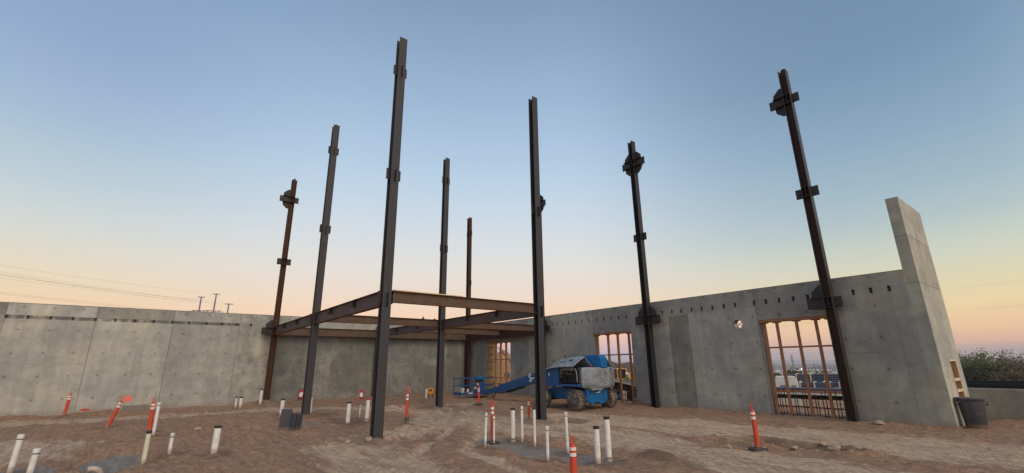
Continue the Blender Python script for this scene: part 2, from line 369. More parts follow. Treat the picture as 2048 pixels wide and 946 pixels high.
# ------------------------------------------------------------ terrain
def vnoise(x, y, seed=0):
    xi = np.floor(x); yi = np.floor(y); fx = x-xi; fy = y-yi
    def h(a, b):
        v = np.sin(a*127.1+b*311.7+seed*74.7)*43758.5453; return v-np.floor(v)
    ux = fx*fx*fx*(fx*(fx*6-15)+10); uy = fy*fy*fy*(fy*(fy*6-15)+10)
    return (h(xi, yi)*(1-ux)+h(xi+1, yi)*ux)*(1-uy)+(h(xi, yi+1)*(1-ux)+h(xi+1, yi+1)*ux)*uy
def fbm(x, y, o=4, seed=0, gain=.5):
    s = 0; a = 1; t = 0
    for i in range(o):
        s = s+a*vnoise(x, y, seed+i*3); t += a; a *= gain; x = x*2.03+11.3; y = y*2.03+5.7
    return s/t-.5
def sm(e0, e1, x):
    t = np.clip((x-e0)/(e1-e0), 0, 1); return t*t*(3-2*t)
def polydist(x, y, pts):
    d = np.full(np.shape(x), 1e9)
    for (ax, ay), (bx, by) in zip(pts[:-1], pts[1:]):
        L = (bx-ax)**2+(by-ay)**2; t = np.clip(((x-ax)*(bx-ax)+(y-ay)*(by-ay))/L, 0, 1)
        d = np.minimum(d, np.hypot(x-ax-t*(bx-ax), y-ay-t*(by-ay)))
    return d
T1 = [(1.5, -26), (2.2, -20.3), (3.2, -18.2), (3.2, -15.5), (3.6, -13), (4.2, -10), (5.5, -8.3), (9, -7.4)]
T2 = [(22, -14.5), (17.6, -12.9), (15.0, -12.6), (14.1, -11.2), (12.7, -9.3), (9.8, -7.4), (7, -5)]
T3 = [(9.8, -7.2), (12.3, -7.3), (15.2, -7.6), (17.8, -6.8), (21, -7.6), (27, -8)]
T4 = [(14, -5), (17, -4.3), (20.5, -3.4), (24.5, -3.2), (30, -4)]
T6 = [(24.5, -11.6), (20.5, -11.9), (17.3, -11.6), (15.4, -9.9), (13.2, -8.2), (9.5, -6.6)]
T5 = [(2, -21.5), (8, -21), (10, -18.5), (12, -18.8)]
GR = [(16.7, -9.6, .9, .5), (18.0, -9.5, 1.1, .62), (19.5, -9.4, .8, .55), (12.9, -16.9, 1.3, .5), (10.7, -12.9, .7, .3), (13.7, -18.0, .9, .5), (9.8, -12.2, .6, .25)]
def ell(x, y, cx, cy, rx, ry, rot=0):
    dx, dy = x-cx, y-cy; c, s_ = math.cos(rot), math.sin(rot)
    return np.hypot((dx*c+dy*s_)/rx, (-dx*s_+dy*c)/ry)
SPOTS = [(14.33, -11.73, .42, .05), (7.5, -11.73, .45, .05), (7.5, -6.18, .5, .05), (14.33, -6.18, .42, .04)]+[(a, b_, .16, .025) for a, b_ in (
    (13.63, -18.21), (14.39, -17.87), (13.99, -16.33), (9.89, -16.17), (13.43, -15.91), (14.15, -15.18), (1.65, -13.1), (1.55, -12.24), (6.32, -12.30), (6.90, -11.42), (10.56, -11.20), (9.44, -10.41), (10.74, -10.64),
    (3.19, -4.59), (17.04, -10.26), (16.76, -9.24), (17.08, -9.21), (17.59, -9.25), (19.15, -10.26), (18.65, -9.24), (19.80, -9.58), (19.82, -9.29), (8.33, -16.25), (11.9, -9.77), (6.5, -17.29), (.47, -18.9))]
def masks(x, y):
    wob = fbm(x*.8, y*.8, 4, 3)*1.3
    pale = np.maximum.reduce([
        1-sm(.35, 1.5, polydist(x, y, T1)+wob*.7), 1-sm(.4, 1.3, polydist(x, y, T2)+wob*.6),
        1-sm(.7, 1.9, polydist(x, y, T3)+wob), .95*(1-sm(.9, 2.2, polydist(x, y, T4)+wob)), .8*(1-sm(.6, 2.0, polydist(x, y, T5)+wob))])
    grav = np.zeros_like(x)
    for cx, cy, rx, ry in GR:
        grav = np.maximum(grav, 1-sm(.7, 1.2, ell(x, y, cx, cy, rx, ry)+wob*.35))
    for T, w, k in ((T2, .5, .75), (T3, .62, .5), (T6, .5, .8), (T1, .6, .6)):
        pd = polydist(x, y, T)+wob*.10
        pale = np.maximum(pale*(1-.35*np.exp(-(pd/.28)**2)), k*1.35*np.exp(-((pd-w)/.17)**2))
    pale = pale*(1-grav)
    inside = (x > -.4) & (y < .4)
    return pale*np.where(y < .6, 1, 0), grav
def terrain(x, y):
    x = np.asarray(x, float); y = np.asarray(y, float)
    pale, grav = masks(x, y)
    z = -.06+fbm(x*.22, y*.22, 3, 20)*.07
    d = np.maximum(y-1, 0); d2 = np.maximum(-x-1, 0)*.7; dd = np.hypot(d, d2)
    dd_s = np.where(dd < 15, dd*.060, np.where(dd < 60, .9+(dd-15)*.065, np.where(dd < 300, 3.825+(dd-60)*.04, 13.4+(np.minimum(dd, 2500)-300)*.012)))
    z = z-dd_s*sm(0, 3, dd)
    rough = 1-.72*pale-.75*grav
    z = z+(fbm(x*1.1, y*1.1, 4, 7)*.12+np.abs(fbm(x*3.3, y*3.3, 4, 9))*.09+np.maximum(fbm(x*7, y*7, 3, 31, .6), 0)*.12)*np.clip(rough, .1, 1)
    # tyre ruts running along the tracks, fine ridges across the pale ground near the right wall
    for T, w in ((T2, .5), (T3, .62), (T4, .7), (T1, .6), (T6, .5)):
        pd = polydist(x, y, T)
        z = z-.038*np.exp(-((pd-w)/.15)**2)*(.6+vnoise(x*1.2, y*1.2, 5))+.022*np.exp(-((np.abs(pd-w)-.24)/.07)**2)*vnoise(x*2.2, y*2.2, 6)
    z = z+.013*fbm(x*.9, y*5.5, 3, 40)*np.where(x > 13, 1, .4)*2*(1-grav)
    # pits and heaps
    for cx, cy, rx, ry, dz, rot in ((14.6, -10.9, 1.0, .7, -.13, .2), (14.7, -5.5, 1.0, .6, -.13, 0), (21.45, -5.2, 1.25, .42, -.45, .05), (20.3, -5.75, .7, .3, -.12, 0),
            (8.6, -6.2, .9, .6, -.10, 0), (13.1, -16.9, 2.0, .9, -.12, .1), (7.0, -11.0, 1.0, .6, -.06, 0), (9.9, -11, 1.2, .5, -.07, 0)):
        e = ell(x, y, cx, cy, rx, ry, rot)+fbm(x*1.7, y*1.7, 3, 50)*.5
        z = z+dz*(1-sm(.55, 1.0, e))+abs(dz)*.16*np.exp(-((e-1.25)/.22)**2)
    for cx, cy, rx, ry, dz in ((.9, -12.1, 1.0, 1.0, .26), (1.0, -4.5, 1.2, 1.4, .14), (25.5, 2.2, 3.5, 1.2, .22), (20.3, -8.4, .6, .35, .06), (19.0, -11.3, 1.4, .7, .06), (14.2, -10.0, .5, .3, .06), (17.6, -11.2, 1.2, .6, .08), (15.8, -9.2, .7, .3, .07)):
        e = ell(x, y, cx, cy, rx, ry)+fbm(x*1.5, y*1.5, 3, 60)*.35
        z = z+dz*(1-sm(0, 1.1, e))
    e = ell(x, y, 18.1, -9.4, 2.6, 1.25)+fbm(x*1.5, y*1.5, 3, 70)*.3
    z = z-.06*(1-sm(.7, 1, e))+.06*np.exp(-((e-1.12)/.13)**2)
    # soil banked against the walls
    z = z+.13*np.exp(-((x+.35)/.75)**2)*(y < .4)*(1+fbm(x*1.3, y*1.3, 3, 80)*2.2)*(x > -.5)
    z = z+.07*np.exp(-((y-.35)/.45)**2)*(x < 23.3)*(y < .5)*(1+fbm(x*1.3, y*1.3, 3, 81)*2.5)
    for px_i, py_i, rr_i, hh_i in SPOTS:
        e = np.hypot(x-px_i, y-py_i)/rr_i
        z = z+hh_i*np.exp(-(e-.55)**2*3)*(.6+.9*vnoise(x*4, y*4, 12))
    # the lift stands on packed, slightly lower soil
    e = ell(x, y, 12, -2.2, 2.2, 1.9); k = 1-sm(.7, 1.2, e)
    z = z*(1-k)+(-.035+fbm(x*3, y*3, 3, 77)*.03)*k
    return z
def dug_contact_mask(x, y):  # mask for turned soil and the contact shade painted round feet and pits
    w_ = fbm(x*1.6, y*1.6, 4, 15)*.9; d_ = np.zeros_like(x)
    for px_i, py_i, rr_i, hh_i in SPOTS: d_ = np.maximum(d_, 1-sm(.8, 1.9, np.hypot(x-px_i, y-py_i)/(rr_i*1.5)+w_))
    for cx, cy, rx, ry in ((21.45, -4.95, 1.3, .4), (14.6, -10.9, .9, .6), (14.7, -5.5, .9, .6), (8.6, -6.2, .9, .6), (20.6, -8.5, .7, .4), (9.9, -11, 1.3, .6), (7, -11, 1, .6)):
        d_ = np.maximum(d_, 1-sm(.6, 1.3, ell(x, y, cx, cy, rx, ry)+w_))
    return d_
def gz(x, y): return float(terrain(np.array([x]), np.array([y]))[0])
def graded(lo, hi, c0, c1, fine, fine2):
    xs = list(np.arange(c0, c1, fine)); s_ = fine2; x = c1
    while x < hi: xs.append(x); x += s_; s_ = min(s_*1.09, 400)
    xs.append(hi); s_ = fine2; x = c0-s_
    while x > lo: xs.insert(0, x); x -= s_; s_ = min(s_*1.09, 400)
    xs.insert(0, lo); return np.array(xs)
gx_ = graded(-7000, 6000, 7.0, 24.8, .05, .06); gy_ = graded(-3000, 9000, -18.6, -2.0, .05, .06)
GX, GY = np.meshgrid(gx_, gy_, indexing='ij'); GZ = terrain(GX, GY)
nx, ny = GX.shape
me = bpy.data.meshes.new('ground')
me.vertices.add(nx*ny); me.vertices.foreach_set('co', np.stack([GX, GY, GZ], -1).reshape(-1).astype(np.float32))
idx = np.arange(nx*ny).reshape(nx, ny)
q = np.stack([idx[:-1, :-1], idx[1:, :-1], idx[1:, 1:], idx[:-1, 1:]], -1).reshape(-1, 4)
me.loops.add(q.size); me.loops.foreach_set('vertex_index', q.reshape(-1).astype(np.int32))
me.polygons.add(len(q)); me.polygons.foreach_set('loop_start', np.arange(0, q.size, 4, dtype=np.int32)); me.polygons.foreach_set('loop_total', np.full(len(q), 4, np.int32))
me.update(); me.validate()
pale, grav = masks(GX, GY)
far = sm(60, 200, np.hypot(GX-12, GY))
for nme, arr in (('pale', pale), ('gravel', grav), ('far', far), ('contact_shade', dug_contact_mask(GX, GY))):
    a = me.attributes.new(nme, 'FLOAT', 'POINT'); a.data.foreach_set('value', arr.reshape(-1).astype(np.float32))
me.polygons.foreach_set('use_smooth', [True]*len(q)); me.materials.append(MATS['dirt_ground'])
go = bpy.data.objects.new('ground', me); COL.objects.link(go); go['kind'] = 'structure'

# hills and the spoil bank beyond the right wall
def ridge(name, mat, pts, depth, seed, n=80, rough=.25):
    """pts: (x,y,ztop,zbase) along the crest"""
    P = []
    for i in range(n+1):
        t = i/n*(len(pts)-1); k = min(int(t), len(pts)-2); f = t-k
        P.append([pts[k][j]*(1-f)+pts[k+1][j]*f for j in range(4)])
    vs = []; rows = 9
    for i, (x, y, zt, zb) in enumerate(P):
        a = P[max(i-1, 0)]; b_ = P[min(i+1, n)]; tx, ty = b_[0]-a[0], b_[1]-a[1]; L = math.hypot(tx, ty); nxx, nyy = -ty/L, tx/L
        for r_ in range(rows):
            w = (r_/(rows-1)-.5)*2; hh = (1-abs(w)**1.6)
            nz = float(fbm(np.array([i*.23]), np.array([r_*.5+seed]), 4, seed)[0])
            vs.append((x+nxx*w*depth, y+nyy*w*depth, zb+(zt-zb)*max(hh*(1+nz*rough*2), 0)-(0 if 0 < r_ < rows-1 else .5)))
    fs = [(i*rows+r_, (i+1)*rows+r_, (i+1)*rows+r_+1, i*rows+r_+1) for i in range(n) for r_ in range(rows-1)]
    m_ = MB(); m_.add(vs, fs); o = m_.build(name, mat, smooth=True); o['kind'] = 'structure'; return o
ridge('dirt_mound', 'mound_dirt', [(-8, .2, 1.0, -.8), (-4.6, 3.2, 2.9, -.8), (-3.0, 4.8, 2.75, -.9), (-1.2, 7.2, 2.2, -.9), (1, 9.5, .8, -1)], 2.6, 3, 60, .2)
ridge('scrub_hill', 'scrub_hill', [(-150, 60, -1, -14), (-110, 80, 2.6, -12), (-68, 100, 2.0, -12), (-40, 125, -1, -14), (-10, 150, -8, -16)], 30, 5, 90, .25)
ridge('far_hills', 'far_hill', [(-6500, 2500, 40, -50), (-5200, 5200, 20, -50), (-3000, 7000, 10, -50), (-1200, 8200, -10, -50), (1500, 8500, 5, -50), (4500, 8300, 10, -50)], 900, 9, 160, .3)

# ------------------------------------------------------------ concrete walls
def wall(name, mat, fn, us, zs, cell, t, label, cat='concrete wall', extra=None, side0=1):
    """cells (u,z) -> None for an opening or (inset, tone, mottle)"""
    us = sorted(set(us)); zs = sorted(set(zs)); V = []; Fc = []; tone = []; mott = []
    C = [[cell((us[i]+us[i+1])/2, (zs[j]+zs[j+1])/2) for j in range(len(zs)-1)] for i in range(len(us)-1)]
    def quad(a, b, c, d, tn, mo):
        o = len(V); V.extend([fn(*a), fn(*b), fn(*c), fn(*d)]); Fc.append((o, o+1, o+2, o+3)); tone.append(tn); mott.append(mo)
    def inset(i, j):
        if i < 0 or j < 0 or i >= len(us)-1 or j >= len(zs)-1: return t
        c = C[i][j]; return t if c is None else c[0]
    for i in range(len(us)-1):
        for j in range(len(zs)-1):
            c = C[i][j]
            if c is None: continue
            a, b_, z0, z1 = us[i], us[i+1], zs[j], zs[j+1]; d, tn, mo = c
            if d >= 0: quad((a, d, z0), (b_, d, z0), (b_, d, z1), (a, d, z1), tn, mo)
            quad((b_, t, z0), (a, t, z0), (a, t, z1), (b_, t, z1), tn, mo)
            for (ii, jj, p, q_) in ((i-1, j, (a, z0), (a, z1)), (i+1, j, (b_, z0), (b_, z1)), (i, j-1, (a, z0), (b_, z0)), (i, j+1, (a, z1), (b_, z1))):
                dn = inset(ii, jj)
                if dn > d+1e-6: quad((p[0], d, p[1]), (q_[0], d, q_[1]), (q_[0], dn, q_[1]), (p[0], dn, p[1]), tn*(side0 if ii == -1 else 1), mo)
    if extra: extra(V, Fc, tone, mott, fn)
    me = bpy.data.meshes.new(name); me.from_pydata(V, [], Fc); me.materials.append(MATS[mat])
    for nme, arr in (('tone', tone), ('mott', mott)):
        at2 = me.attributes.new(nme, 'FLOAT', 'FACE'); at2.data.foreach_set('value', arr)
    o = bpy.data.objects.new(name, me); COL.objects.link(o); return tag(o, label, cat)
# left wall: front face x=-.35, thickness .3
JL = [-24.1, -21.4, -18.7, -16.0, -13.3]
PL = [-23.4, -22.75, -22.05, -21.37, -20.76, -20.1, -19.43, -18.72, -18.07, -17.4, -16.73, -16.04, -15.4, -14.7, -14.05, -13.42, -12.8]
def cell_left(y, z):
    if z > 4.325: return (0, .55, 0)
    for j in JL:
        if abs(y-j) < .008: return (.006, .45, 0)
    if 3.72 < z < 3.86 and y < -11.9:
        for p_ in PL:
            if abs(y-p_) < .05: return (.09, .30, 0)
        if -21.4 < y < -13.3: return (.012, .40, .9)
        return (0, .86, .3)
    up_ = z > 3.8
    if z < .20 and -17.2 < y < -16.2: return (.004, .60, 0)
    if y < -21.4: return (0, .62 if up_ else .86, .3)
    if y < -18.7: return (0, 1.16 if up_ else 1.0, .15)
    if y < -16: return (0, .72 if up_ else 1.06, .2)
    if y < -13.3: return (0, 1.02 if up_ else .97, .2)
    if y < -11.75: return (0, .90 if up_ else .80, .9)
    if z > 3.55: return (0, 1.0, .35)
    return (0, .52 if y < -6 else .60, 1.0)
us = [-30, .35, -11.75, -6, -11.9, -17.2, -16.2]+[v for j in JL for v in (j-.008, j+.008)]+[v for p_ in PL for v in (p_-.045, p_+.045)]
wall('concrete_wall', 'concrete_left', lambda u, n, z: (-.35-n, u, z), us, [-3, .20, 3.55, 3.72, 3.86, 4.325, 4.35], cell_left, .3,
     'long pale grey cast concrete wall along the left side of the site')
# right wall: front face y=.35, x from -.65 to 22.98; three framed openings and a round hole
PR = [23.02-.4475*k for k in (0, 1, 2, 3, 4, 5)]+[20.41, 19.97, 19.52, 19.08, 18.67, 17.97, 17.54, 17.08, 16.64, 16.2, 15.73, 15.3, 14.84, 14.4, 12.93, 12.49, 12.04, 11.59, 11.13, 10.62, 10.15, 9.68, 9.22, 8.78, 8.33, 7.98, 7.1, 6.6]
PR = [p_ for p_ in PR if not (20.5 < p_ < 21.4) and p_ < 22.93]
OP = [(1.86, 4.23, -3, 3.10), (10.88, 13.13, -3, 3.13), (18.72, 20.93, -3, 3.14)]
HX, HZ, HR = 17.97, 3.06, .165
JR = [5.9, 9.0, 10.86, 13.15, 18.69]
def cell_right(x, z):
    for a, b_, c, d in OP:
        if a < x < b_ and c < z < d: return None
    if abs(x-HX) < .25 and abs(z-HZ) < .25: return None
    if z > 4.25: return (0, .6, 0)
    for j in JR:
        if abs(x-j) < .007: return (.006, .5, 0)
    if 3.68 < z < 3.85:
        for p_ in PR:
            if abs(x-p_) < .045: return (.09, .28, 0)
    if x < 5.9: return (0, .88, .5)
    if x < 10.86: return (0, 1.06, .15)
    if x < 13.15: return (0, .80, .1)
    if x < 15.1: return (0, 1.0 if z < 3.6 else .95, .15)
    if x < 16.02: return (0, .62 if z < 3.6 else .90, .25)
    if x < 18.69: return (0, 1.05 if z < 3.6 else .93, .2)
    if x < 21.0: return (0, .80, .15)
    return (0, .84, .45)
def ring(V, Fc, tone, mott, fn):
    n = 32
    sq = []
    for k in range(n):
        a = 2*math.pi*k/n; c, s_ = math.cos(a), math.sin(a); m_ = max(abs(c), abs(s_)); sq.append((HX+.25*c/m_, HZ+.25*s_/m_))
    ci = [(HX+HR*math.cos(2*math.pi*k/n), HZ+HR*math.sin(2*math.pi*k/n)) for k in range(n)]
    for dpt in (0, .3):
        for k in range(n):
            k2 = (k+1) % n; o = len(V)
            V.extend([fn(sq[k][0], dpt, sq[k][1]), fn(sq[k2][0], dpt, sq[k2][1]), fn(ci[k2][0], dpt, ci[k2][1]), fn(ci[k][0], dpt, ci[k][1])])
            Fc.append((o, o+1, o+2, o+3)); tone.append(1.05); mott.append(.2)
    for k in range(n):
        k2 = (k+1) % n; o = len(V)
        V.extend([fn(ci[k][0], 0, ci[k][1]), fn(ci[k2][0], 0, ci[k2][1]), fn(ci[k2][0], .3, ci[k2][1]), fn(ci[k][0], .3, ci[k][1])])
        Fc.append((o, o+1, o+2, o+3)); tone.append(.9); mott.append(0)
us = [-.35, 22.98, 15.1, 16.02, 21.0, HX-.25, HX+.25]+[v for o_ in OP for v in o_[:2]]+[v for j in JR for v in (j-.007, j+.007)]+[v for p_ in PR for v in (p_-.045, p_+.045)]
rw = wall('concrete_wall', 'concrete_right', lambda u, n, z: (u, .35+n, z), us, [-3, 3.10, 3.13, 3.14, HZ-.25, HZ+.25, 3.6, 3.68, 3.85, 4.25, 4.272], cell_right, .3,
     'darker grey concrete wall on the right with timber framed openings and a round hole', extra=ring)
m_ = MB(); m_.tube([(HX-.13, .5, HZ-.11), (HX+.13, .5, HZ+.11)], .012, 6); m_.tube([(HX-.12, .52, HZ+.10), (HX+.12, .52, HZ-.10)], .009, 6); m_.build('crossed_bars', 'rebar_steel', rw)
m_ = MB()
for k in range(15, 23):
    a0, a1 = 2*math.pi*k/32, 2*math.pi*(k+1)/32
    m_.add([(HX+rr_*math.cos(a), yy, HZ+rr_*math.sin(a)) for a in (a0, a1) for rr_ in (HR-.004, HR-.02) for yy in (.42, .66)], [(0, 1, 5, 4), (2, 3, 7, 6), (0, 2, 6, 4), (1, 3, 7, 5)])
m_.build('white_sleeve', 'pvc_white', rw)
# tall fin wall
SL = (1.5, 2.33, .5, 1.74)
def cell_fin(y, z):
    if SL[0] < y < SL[1] and SL[2] < z < SL[3]: return (.10, .9, 0)
    if abs(z-5.25) < .01 or abs(z-3.85) < .008: return (.006, .55, 0)
    return (0, 1.0 if z < 3.85 else (.92 if z < 5.25 else .98), .35)
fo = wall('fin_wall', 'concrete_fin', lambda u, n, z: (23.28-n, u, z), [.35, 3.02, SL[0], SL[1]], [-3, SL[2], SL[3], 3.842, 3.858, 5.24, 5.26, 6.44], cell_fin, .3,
     'tall narrow concrete fin wall rising above the right wall end', 'concrete wall', side0=.74)  # front face tone lowered, its weaker light painted into the concrete
m_ = MB(); m_.box2((23.183, SL[0]+.01, SL[2]+.01), (23.21, SL[1]-.01, SL[3]-.01)); m_.build('recess_board', 'plywood_dark', fo)
for a, b_ in (((23.2, SL[0]+.01, SL[3]-.06), (23.287, SL[1]-.01, SL[3]-.005)), ((23.2, SL[0]+.05, 1.14), (23.286, SL[1]-.05, 1.21)), ((23.2, SL[0]+.05, .84), (23.286, SL[1]-.05, .91))):
    m_ = MB(); m_.box2(a, b_); m_.build('cross_batten', 'timber_pale', fo)
for yy in (SL[0]+.022, SL[1]-.022):
    m_ = MB(); m_.box2((23.2, yy-.02, SL[2]+.01), (23.284, yy+.02, SL[3]-.065)); m_.build('side_batten', 'timber_fresh', fo)
def cell_low(x, z): return (0, .95, .3) if z < .85 else (0, 1.05, 0)
wall('low_wall', 'concrete_low', lambda u, n, z: (u, 3.03+n, z), [23.1, 40], [-3, .86, .895], cell_low, .25, 'low concrete stem wall beyond the fin wall with black pipes behind it')

# timber frames in the openings
def timber_frame(x0, x1, ztop, posts, rails, label, mat, pw=.07, y=.5, extra=None):
    e = empty('timber_frame', ((x0+x1)/2, y, 0), label, 'timber frame', 'timber frames in the wall openings')
    ox = (x0+x1)/2; zb = -.3
    for x in posts:
        m_ = MB(); m_.box2((x-ox-pw/2, -.05, zb), (x-ox+pw/2, .05, ztop-.09)); m_.build('post', mat, e)
    m_ = MB(); m_.box2((x0-ox+.012, -.14, ztop-.085), (x1-ox-.012, .14, ztop-.008)); m_.build('header', mat, e)
    # torn foam or mortar squeezed out below the header
    rr = random.Random(int(x0*10))
    for x in posts:
        for s_ in (-1, 1):
            if abs(x-ox+s_*(pw/2+.08)) > (x1-x0)/2: continue
            m_ = MB(); m_.box((x-ox+s_*(pw/2+.045), 0, ztop-.10), (.085, .12, .03+rr.random()*.03)); m_.build('corner_block', mat, e)
    for z in rails:
        m_ = MB(); m_.box2((x0-ox+.015, -.062, z-.028), (x1-ox-.015, -.015, z+.028)); m_.build('rail', mat, e)
    return e
def rebar_grid(x0, x1, xs, zs, ztop, label, y=.5):
    e = empty('rebar_grid', ((x0+x1)/2, y, 0), label, 'rebar', 'rebar grids at the foot of the openings'); ox = (x0+x1)/2
    rr = random.Random(int(x0*7))
    for x in xs:
        l_ = rr.uniform(-.02, .03); m_ = MB(); m_.tube([(x-ox, .012, -.3), (x-ox+l_, .012, ztop+rr.uniform(-.05, .12))], .014, 6); m_.build('vertical_bar', 'rebar_steel', e)
    for z in zs:
        m_ = MB(); m_.tube([(x0-ox+.01, -.012, z), (0, -.012, z+rr.uniform(-.015, .015)), (x1-ox-.01, -.012, z)], .014, 6); m_.build('horizontal_bar', 'rebar_steel', e)
f1 = timber_frame(1.86, 4.23, 3.10, [2.1, 2.55, 3.05, 3.6, 4.14], [2.02, .95], 'fresh yellow timber frame in the far narrow opening behind the lift boom', 'timber_fresh', .10)
m_ = MB(); m_.box2((-.0-1.16, -.12, -.3), (-.0-.80, .16, 3.0)); m_.build('plywood_panel', 'plywood', f1)
for z in (.55, 1.0, 1.45, 1.9, 2.35, 2.75):
    m_ = MB(); m_.box2((-1.15, -.16, z-.03), (-.62, -.12, z+.03)); m_.build('cleat', 'timber_brown', f1)
m_ = MB(); m_.tube([(-.75, .35, 2.75), (1.05, .75, 1.15)], .03, 6); m_.build('diagonal_brace', 'cable_dark', f1)
for z in np.arange(1.2, 2.8, .2):
    m_ = MB(); m_.box((-.42, .3, float(z)), (.16, .08, .05)); m_.build('form_clamp', 'cap_black', f1)
timber_frame(10.88, 13.13, 3.13, [11.0, 11.66, 12.24, 12.88], [2.10], 'timber stud frame in the middle opening behind the blue boom lift', 'timber_brown')
timber_frame(18.72, 20.93, 3.14, [18.84, 19.26, 19.88, 20.46, 20.86], [2.19], 'brown timber stud frame in the large right opening beside the rusty column', 'timber_brown')
rebar_grid(1.9, 4.2, [2.3, 2.45, 2.8, 2.95, 3.3, 3.45, 3.8, 3.95], [.15, .4, .6], .65, 'rebar grid low in the far narrow opening behind the lift basket')
rebar_grid(10.9, 13.1, [11.1, 11.2, 11.42, 11.52, 11.8, 11.9, 12.05, 12.15, 12.4, 12.5, 12.68, 12.78, 13.0], [.12, .36, .56], .66, 'rebar grid low in the middle opening behind the lift tyres')
rebar_grid(18.75, 20.9, [18.95, 19.03, 19.12, 19.42, 19.50, 19.66, 19.74, 20.02, 20.10, 20.24, 20.32, 20.6, 20.68, 20.78], [.05, .30, .56], .72, 'rebar grid low in the large right opening beside the rusty column')

# ------------------------------------------------------------ steel columns
ZT, Z3, Z2, ZB = 11.9, 10.71, 7.17, 3.736
def gusset(ml, sgn, z0, below=True, off=.135, big=True):
    """brace plates in the plane a (outwards) x z, thickness along t; returned in (a,t,z)"""
    parts = []
    a0 = off
    if big:
        m_ = MB(); up_ = [(a0, z0+.16), (a0, z0+.56), (a0+.12, z0+.56), (a0+.33, z0+.36), (a0+.34, z0+.16)]
        m_.prism([(sgn*a, z) for a, z in up_], ml, -.012, .012)
        parts.append(('gusset_plate', m_))
        if below:
            m_ = MB(); lo_ = [(a0, z0-.16), (a0, z0-.54), (a0+.12, z0-.54), (a0+.32, z0-.36), (a0+.34, z0-.16)]
            m_.prism([(sgn*a, z) for a, z in lo_], ml, -.012, .012); parts.append(('gusset_plate', m_))
        m_ = MB(); m_.prism([(sgn*a0, z0-.17), (sgn*(a0+.5), z0-.17), (sgn*(a0+.5), z0+.17), (sgn*a0, z0+.17)], ml, -.02, .02)
        for zz in (z0-.18, z0+.16):
            m_.prism([(sgn*(a0-.1), zz), (sgn*(a0+.34), zz), (sgn*(a0+.34), zz+.02), (sgn*(a0-.1), zz+.02)], ml, -.13, .13)
        parts.append(('beam_stub', m_))
        # bolt holes shown as recessed discs standing 2 mm proud
        m_ = MB()
        for (a, z) in [(a0+.1, z0+.44), (a0+.17, z0+.36), (a0+.12, z0+.28), (a0+.24, z0+.28)]+([(a0+.1, z0-.44), (a0+.17, z0-.36), (a0+.12, z0-.28), (a0+.24, z0-.28)] if below else [])+[(a0+.45, z0+.08), (a0+.45, z0-.08)]:
            for t in (-.0235, .0215):
                pts = [(sgn*a+.016*math.cos(k*math.pi/4), z+.016*math.sin(k*math.pi/4)) for k in range(8)]
                m_.prism(pts, ml, t, t+.002)
        parts.append(('bolt_holes', m_))
    else:
        m_ = MB(); m_.prism([(sgn*a0, z0-.17), (sgn*(a0+.22), z0-.17), (sgn*(a0+.22), z0+.17), (sgn*a0, z0+.17)], ml, -.009, .009); parts.append(('end_plate', m_))
        m_ = MB()
        for z in (z0-.1, z0, z0+.1):
            for t in (-.0115, .0095): m_.prism([(sgn*(a0+.15)+.016*math.cos(k*math.pi/4), z+.016*math.sin(k*math.pi/4)) for k in range(8)], ml, t, t+.002)
        parts.append(('bolt_holes', m_))
    return parts
def column(x, y, label, mats, tabs, plates, turn=False, ztop=ZT, w=.25, d=.245):
    """wide flange column; web openings face y (turn=False) or x (turn=True)"""
    e = empty('steel_column', (x, y, 0), label, 'steel column', 'tall steel columns')
    sw = (lambda a, t, z: (a, t, z)) if not turn else (lambda a, t, z: (t, a, z))
    m_ = MB(); zb = gz(x, y)-.35
    def bx(a0, a1, t0, t1, z0, z1, mi):
        m_.cur = mi; m_.prism([(a0, t0), (a1, t0), (a1, t1), (a0, t1)], lambda a, t, z: sw(a, t, z), z0, z1)
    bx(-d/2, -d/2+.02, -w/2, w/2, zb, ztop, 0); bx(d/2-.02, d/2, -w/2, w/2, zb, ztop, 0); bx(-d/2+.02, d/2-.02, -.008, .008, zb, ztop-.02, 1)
    m_.build('shaft', mats, e)
    m_ = MB(); m_.prism([(-.09, ztop-.05)]+[(.09*math.cos(math.pi-k*math.pi/8), ztop+.02+.09*math.sin(k*math.pi/8)) for k in range(9)]+[(.09, ztop-.05)], sw, -.02, .02) if False else m_.prism([(-.07, ztop-.05)]+[(-.07*math.cos(k*math.pi/8), ztop+.02+.07*math.sin(k*math.pi/8)) for k in range(9)]+[(.07, ztop-.05)], lambda a, z, t: sw(a, t, z), .0085, .03)
    m_.build('lifting_lug', 'plate_black', e)
    for z in tabs:   # small connection plates on the two open sides and down the flange
        for s_ in (-1, 1):
            m_ = MB(); m_.prism([(s_*.008, z-.17), (s_*.22, z-.17), (s_*.22, z+.17), (s_*.008, z+.17)], lambda t, z, a: sw(a, t, z), -.006, .006); m_.build('shear_tab', 'plate_black', e)
        m_ = MB(); m_.prism([(d/2, z-.26), (d/2+.10, z-.26), (d/2+.10, z+.12), (d/2, z+.12)], lambda a, z, t: sw(a, t, z), -.007, .007); m_.build('shear_tab', 'plate_black', e)
    for z, sgn, big, below in plates:
        for nme, mm in gusset(lambda a, z, t: sw(a, t, z), sgn, z, below, d/2, big): mm.build(nme, 'cap_black' if nme == 'bolt_holes' and False else ('steel_grey' if nme == 'bolt_holes' else 'plate_black'), e)
    # stiffeners across the web
    for z in sorted({p_[0] for p_ in plates}):
        m_ = MB()
        for zz in (z-.18, z+.16):
            for s_ in (-1, 1): m_.prism([(-d/2+.02, s_*.008), (d/2-.02, s_*.008), (d/2-.02, s_*(w/2+.03)), (-d/2+.02, s_*(w/2+.03))], lambda a, t, q_: sw(a, t, q_), zz, zz+.018)
        m_.prism([(-.008, .14), (.008, .14), (.008, -.14), (-.008, -.14)], lambda a, t, q_: sw(a, t, q_), z-.16, z+.16)
        m_.build('stiffener', 'plate_black', e)
    return e
